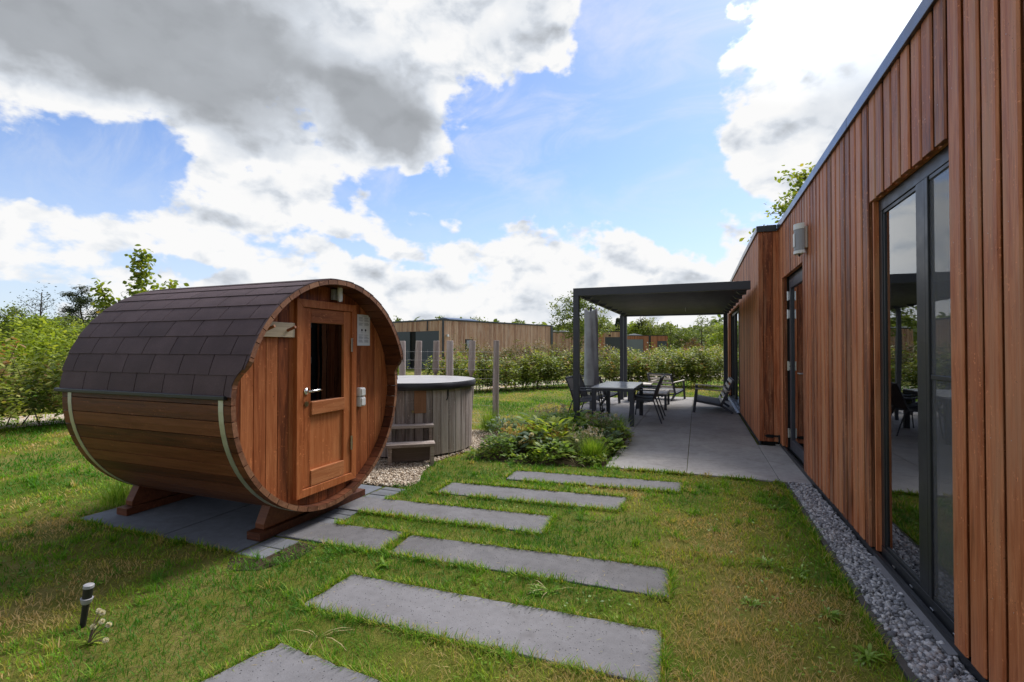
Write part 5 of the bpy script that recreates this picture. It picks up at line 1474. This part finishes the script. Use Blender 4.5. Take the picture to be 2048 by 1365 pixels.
for px, dp, h, cr, mt, tn, lab in ((1268, 66, 4.7, 2.3, 'tree_bright', .55, 'bright green tree right beside the rear pergola posts'), (1297, 74, 6.0, 3.2, 'tree_mid', .75, 'broad grey green tree in the middle under the pergola'), (1326, 70, 5.0, 2.5, 'tree_mid', .55, 'darker green tree right of the broad grey green one'), (1283, 80, 6.4, 2.2, 'pine', .5, 'dark tree top poking up behind the broad grey green tree'),
                                (1440, 40, 3.4, 1.2, 'tree_bright', .6, 'vivid green young tree beside the house window under the pergola'), (1372, 80, 4.4, 3.0, 'tree_mid', .5, 'mid green trees edge left of the airy tree under the pergola'), (1422, 70, 4.4, 3.0, 'tree_mid', .65, 'yellowish bushy tree behind the airy tree under the pergola')):
    if dp > 60: q_ = 100 / dp; h, cr, dp = 1.4 + (h - 1.4) * q_, cr * q_, 100
    x, y = PT(px, dp); tree(lab, x, y, h, cr, .8, 2600, .26 * dp / 66, M[mt], tone=tn)
x, y = PT(1404, 58); tree('airy tree with sparse leaves near the right side of the pergola opening', x, y, 5.2, 2.2, 1.6, 620, .24, M['tree_mid'], limbs=16, clump=.22, tone=.3)
x, y = PT(1341, 62); tree('thin sparse sapling standing alone above the tree line', x, y, 4.5, .6, 1.5, 140, .2, M['tree_mid'], limbs=8, tone=.3)
x, y = PT(1386, 64); tree('reddish brown bush behind the hedge under the pergola', x, y, 2.6, 1.5, .4, 900, .2, M['reddish'], 'bush', cat='bush')

# far wood on the horizon: reads as one mass
n = 60000
b = RNG.uniform(-1.35, 1.35, n); dp = RNG.uniform(120, 190, n)
hh = 4.5 + 6.5 * vnoise(b * 40, dp * .02, 71, 1.0, 4)
x = RX * b * dp + FX * dp; y = RY * b * dp + FY * dp
z = hh * RNG.random(n) ** .7
k = ~((x > 0) & (y < 60)); x, y, z, b, dp = x[k], y[k], z[k], b[k], dp[k]; n = len(x)
a = RNG.uniform(0, 2 * PI, n)
cl = vnoise(b * 60, z * .5, 5, 1.0, 3)
struct(leaves('far_wood', np.stack([x, y, z], 1), np.stack([np.cos(a), np.sin(a), RNG.normal(0, .5, n)], 1), RNG.normal(0, .5, (n, 3)) + np.array([0, -.3, 1]), RNG.uniform(.8, 1.9, n), RNG.uniform(.6, 1.3, n), M['tree_mid'], np.clip(cl + RNG.normal(0, .1, n), 0, 1)), 'stuff', 'far line of trees along the horizon', 'woodland')

# ------------------------------------------------------------------ flower bed
def clump(name, label, cat, x, y, r, h, n, L, W, mat, tone=.5, up=.5, bend=.35, shape=(.9, 1.0), stems=True, group=None, extra=None):
    o = thing(name, label, cat, (x, y, GZ), group=group); ORG[o.name] = (x, y, GZ)
    a = RNG.uniform(0, 2 * PI, n); rr = r * np.sqrt(RNG.random(n)) * .8
    zt = h * (1 - .55 * (rr / r) ** 2) * RNG.uniform(.35, 1.0, n)
    p = np.stack([x + np.cos(a) * rr, y + np.sin(a) * rr, GZ + zt], 1)
    a2 = a + RNG.normal(0, .7, n)
    d = np.stack([np.cos(a2), np.sin(a2), up + RNG.normal(0, .35, n)], 1)
    nm = np.stack([-np.cos(a2) * up, -np.sin(a2) * up, np.ones(n)], 1) + RNG.normal(0, .3, (n, 3))
    leaves('foliage', p, d, nm, L * RNG.uniform(.6, 1.2, n), W * RNG.uniform(.7, 1.2, n), mat, np.clip(tone + RNG.normal(0, .2, n), 0, 1), o, bend=bend, shape=shape)
    if stems:
        mb = MB()
        for k in range(min(26, n)):
            b_ = (x + RNG.normal(0, r * .15), y + RNG.normal(0, r * .15), GZ); e = p[k]
            mb.tube([b_, ((b_[0] + e[0]) / 2, (b_[1] + e[1]) / 2, (b_[2] + e[2]) / 2 + .03), e], [.004, .003, .002], 4, cap=False)
        mb.build('stems', M['twig'], o)
    if extra:
        nm_, m_, ne, sz, ze = extra
        for k in range(ne):
            aa = RNG.uniform(0, 2 * PI); q = r * math.sqrt(RNG.random()) * .85
            c = np.array([x + math.cos(aa) * q, y + math.sin(aa) * q, GZ + ze * RNG.uniform(.75, 1.12)])
            leaves(nm_, c + RNG.normal(0, sz * .3, (9, 3)), RNG.normal(0, 1, (9, 3)), RNG.normal(0, 1, (9, 3)), np.full(9, sz), np.full(9, sz * .55), m_, RNG.random(9), o, bend=.1)
    return o
clump('hellebore', 'large dark broad leaved plant at the back of the flower bed below the pergola post', 'garden plant', -1.78, 7.25, .52, .46, 190, .24, .085, M['hosta'], .55, .45, .5)
clump('hellebore', 'broad leaved green plant at the back left of the flower bed', 'garden plant', -2.24, 7.15, .40, .38, 140, .20, .07, M['hosta'], .65, .5, .45)
clump('hellebore', 'middle broad leaved plant with bright fresh tips and faded yellow flowers below', 'garden plant', -1.90, 6.45, .40, .42, 230, .17, .055, M['hosta'], .85, .7, .3, extra=('flower', M['faded_flower'], 16, .05, .24))
clump('garden_plant', 'dark blue green plant with rounded leaves in front of the bright tips', 'garden plant', -2.0, 6.12, .32, .30, 110, .13, .075, M['bluegreen'], .45, .5, .35, extra=('flower', M['faded_flower'], 9, .05, .22))
clump('garden_plant', 'plant with creamy faded flower heads at the left of the flower bed', 'garden plant', -2.36, 6.35, .26, .26, 110, .13, .05, M['hosta'], .75, .5, .35, extra=('flower', M['faded_flower'], 16, .055, .30))
clump('feathery_plant', 'feathery grey green plant with pale seed heads toward the terrace edge', 'garden plant', -1.42, 6.35, .32, .28, 900, .075, .012, M['feather'], .55, .6, .1, extra=('seed_head', M['seedhead'], 34, .03, .30))
clump('feathery_plant', 'pale seed headed plant at the back left corner of the flower bed', 'garden plant', -2.3, 7.75, .42, .40, 700, .08, .012, M['feather'], .5, .7, .1, extra=('seed_head', M['seedhead'], 40, .03, .42))
clump('feathery_plant', 'plant with dusty pink seed heads beside the tall grass tuft', 'garden plant', -1.35, 7.25, .32, .36, 600, .08, .014, M['feather'], .6, .7, .1, extra=('seed_head', M['seedhead'], 34, .03, .38))
clump('garden_plant', 'low blue green leafy plant between the grass tufts at the terrace edge', 'garden plant', -1.22, 6.75, .26, .30, 200, .10, .035, M['bluegreen'], .4, .5, .3)
clump('garden_plant', 'small strawberry like plant against the terrace slab edge', 'garden plant', -1.10, 6.42, .20, .22, 120, .09, .055, M['hosta'], .55, .5, .3)
clump('garden_plant', 'small leafy plant at the terrace corner, in front of the tall grass', 'garden plant', -1.05, 7.1, .16, .30, 110, .09, .04, M['hosta'], .65, .5, .3)
clump('dwarf_shrub', 'small rounded dark leaved shrub at the front left of the flower bed', 'shrub', -2.42, 5.82, .26, .30, 330, .075, .035, M['hosta'], .35, .5, .3)
clump('garden_plant', 'low plant with serrated leaves at the front centre of the bed', 'garden plant', -1.72, 5.85, .32, .24, 210, .11, .045, M['hosta'], .6, .5, .3)
clump('garden_plant', 'bushy green plant behind the small dark shrub, near the end fence post', 'garden plant', -2.85, 7.05, .30, .34, 260, .085, .035, M['bluegreen'], .5, .5, .3)
def tuft(label, x, y, h, n, spread, W=.008):
    o = thing('grass_tuft', label, 'ornamental grass', (x, y, GZ))
    a = RNG.uniform(0, 2 * PI, n); tl = np.abs(RNG.normal(0, spread, n))
    d = np.stack([np.cos(a) * np.sin(tl), np.sin(a) * np.sin(tl), np.cos(tl)], 1); nm = np.stack([-np.cos(a), -np.sin(a), np.full(n, .3)], 1)
    p = np.stack([x + RNG.normal(0, .05, n), y + RNG.normal(0, .05, n), np.full(n, GZ)], 1)
    leaves('blades', p, d, nm, h * RNG.uniform(.55, 1.1, n), W * RNG.uniform(.6, 1.2, n), M['tuft'], np.clip(RNG.normal(.5, .22, n), 0, 1), o, bend=.35, shape=(1, .8))
tuft('tall arching bright green grass tuft beside the table leg', -1.20, 7.62, .42, 420, .42)
tuft('bright green arching grass tuft at the back of the bed, left of the table leg', -1.50, 7.75, .30, 260, .42)
tuft('dense fine grass tuft at the front terrace corner of the bed', -1.22, 5.98, .34, 620, .38, .005)
tuft('dry tall grass around the foot of the end fence post', -3.22, 7.35, .48, 380, .4, .006)
tuft('rough grass tuft growing against the back skid of the sauna', -4.83, 2.78, .26, 300, .4, .005)
# ground cover filling the bed
n = 5200
px, py = RNG.uniform(-2.9, -1.03, n * 2), RNG.uniform(5.5, 9.1, n * 2); k = inpoly(px, py, BED); px, py = px[k], py[k]
k = vnoise(px, py, 3, 3.2, 3) > .43; px, py = px[k], py[k]; n = len(px); a = RNG.uniform(0, 2 * PI, n)
struct(leaves('ground_cover', np.stack([px, py, GZ + .02 + .13 * RNG.random(n) * vnoise(px, py, 8, 2.5, 2)], 1), np.stack([np.cos(a), np.sin(a), RNG.normal(.35, .3, n)], 1), RNG.normal(0, .35, (n, 3)) + np.array([0, 0, 1]), RNG.uniform(.03, .08, n), RNG.uniform(.015, .035, n), M['hosta'], np.clip(RNG.normal(.6, .22, n), 0, 1)), 'stuff', 'low leafy ground cover filling the flower bed', 'ground cover')

def dandelion(label, x, y, heads, group=None, r=.017, rosette=True):
    o = thing('dandelion', label, 'dandelion', (x, y, GZ), group=group)
    for dx, dy, h in heads:
        mb = MB(); e = (x + dx, y + dy, GZ + h)
        mb.tube([(x, y, GZ), (x + dx * .4, y + dy * .4, GZ + h * .55), e], [.003, .0026, .002], 5); mb.build('stem', M['twig'], o)
        k = 170; d = RNG.normal(0, 1, (k, 3)); d = unit(d)
        leaves('seed_head', np.array(e) + d * r * .25, d, RNG.normal(0, 1, (k, 3)), np.full(k, r), np.full(k, r * .35), M['dandelion'], RNG.random(k), o, bend=.05)
    if rosette: ros(o, x, y, 16, .07)
def ros(o, x, y, n, L, mat='hosta', tone=.75):
    a = np.arange(n) * 2.4 + RNG.normal(0, .5, n)
    d = np.stack([np.cos(a), np.sin(a), RNG.uniform(.1, 1.3, n)], 1); nm = np.stack([-np.cos(a) * .4, -np.sin(a) * .4, np.ones(n)], 1)
    leaves('rosette', np.tile([x, y, GZ + .005], (n, 1)), d, nm, L * RNG.uniform(.35, 1.1, n), L * .17 * RNG.uniform(.6, 1.3, n), M[mat], np.clip(RNG.normal(tone, .12, n), 0, 1), o, bend=.45, shape=(.75, 1.1))
dandelion('dandelion with several white seed heads in the grass right of the garden light', -2.71, 1.44, [(-.03, .06, .125), (.015, .05, .13), (.05, .03, .105), (.0, .02, .075), (.10, .03, .10), (.15, -.01, .06)], r=.011)
dandelion('dandelion clock in front of the bright tipped plant in the flower bed', -1.98, 5.86, [(0, 0, .30)], 'single dandelion clocks', .026)
dandelion('dandelion clock at the left corner of the flower bed', -2.62, 6.55, [(0, 0, .28)], 'single dandelion clocks', .026)
dandelion('dandelion clock standing against the dark table leg', -1.12, 7.15, [(0, 0, .42)], 'single dandelion clocks', .026)
dandelion('dandelion clock at the front right of the flower bed', -1.42, 5.98, [(0, 0, .24)], 'single dandelion clocks', .022)
for x, y, L, n, lab in ((.70, 2.62, .13, 12, 'broad leaved weed on the edging board near the bottom of the photo'), (.66, 3.0, .11, 14, 'bright green weed rosette just behind the nearest one beside the edging'), (.60, 3.45, .10, 12, 'weed rosette halfway along the gravel edging'),
                        (.38, 3.55, .12, 13, 'weed clump in the dry lawn right of the middle slabs'), (.62, 4.75, .10, 12, 'green weed near the far end of the gravel edging'), (.80, 5.66, .09, 16, 'weed tuft at the corner where terrace and gravel meet'),
                        (-.85, 2.66, .11, 16, 'weed clump with dry stalks between two long slabs'), (-1.9, 2.62, .10, 16, 'leafy weed clump beside the sauna cobbles'), (.30, 2.95, .10, 12, 'small weed in the brown grass near the largest slab')):
    o = thing('lawn_weed', lab, 'weed', (x, y, GZ), group='broad leaved weeds in the lawn')
    for j in range(3): ros(o, x + RNG.normal(0, .03), y + RNG.normal(0, .03), n, L * RNG.uniform(.5, .8), 'tuft', .4)
def straw(label, x, y, n, L):
    a = RNG.uniform(0, 2 * PI, n); d = np.stack([np.cos(a), np.sin(a), RNG.uniform(.3, .9, n)], 1); nm = np.stack([-np.cos(a), -np.sin(a), np.ones(n)], 1)
    o = leaves('dry_stalks', np.tile([x, y, GZ], (n, 1)) + RNG.normal(0, .01, (n, 3)) * np.array([1, 1, 0]), d, nm, L * RNG.uniform(.7, 1.2, n), np.full(n, .005), M['straw'], RNG.random(n), bend=.6)
    tag(o, label, 'dry stalks', 'bleached dry stalks')
straw('bleached dry stalks arching over the grass before the largest slab', -1.72, 1.88, 7, .16)
straw('bleached dry stalks at the front of the flower bed', -1.38, 5.72, 6, .24)
straw('bleached dry stalks on the strip between the two longest slabs', -.80, 2.70, 7, .13)
# soil patch beside the cobbles
struct(sheet('bare_soil', [(-2.78, 2.22), (-2.60, 2.30), (-2.50, 2.50), (-2.52, 2.72), (-2.70, 2.74), (-2.72, 2.42), (-2.95, 2.38)], -.010, M['soil']))
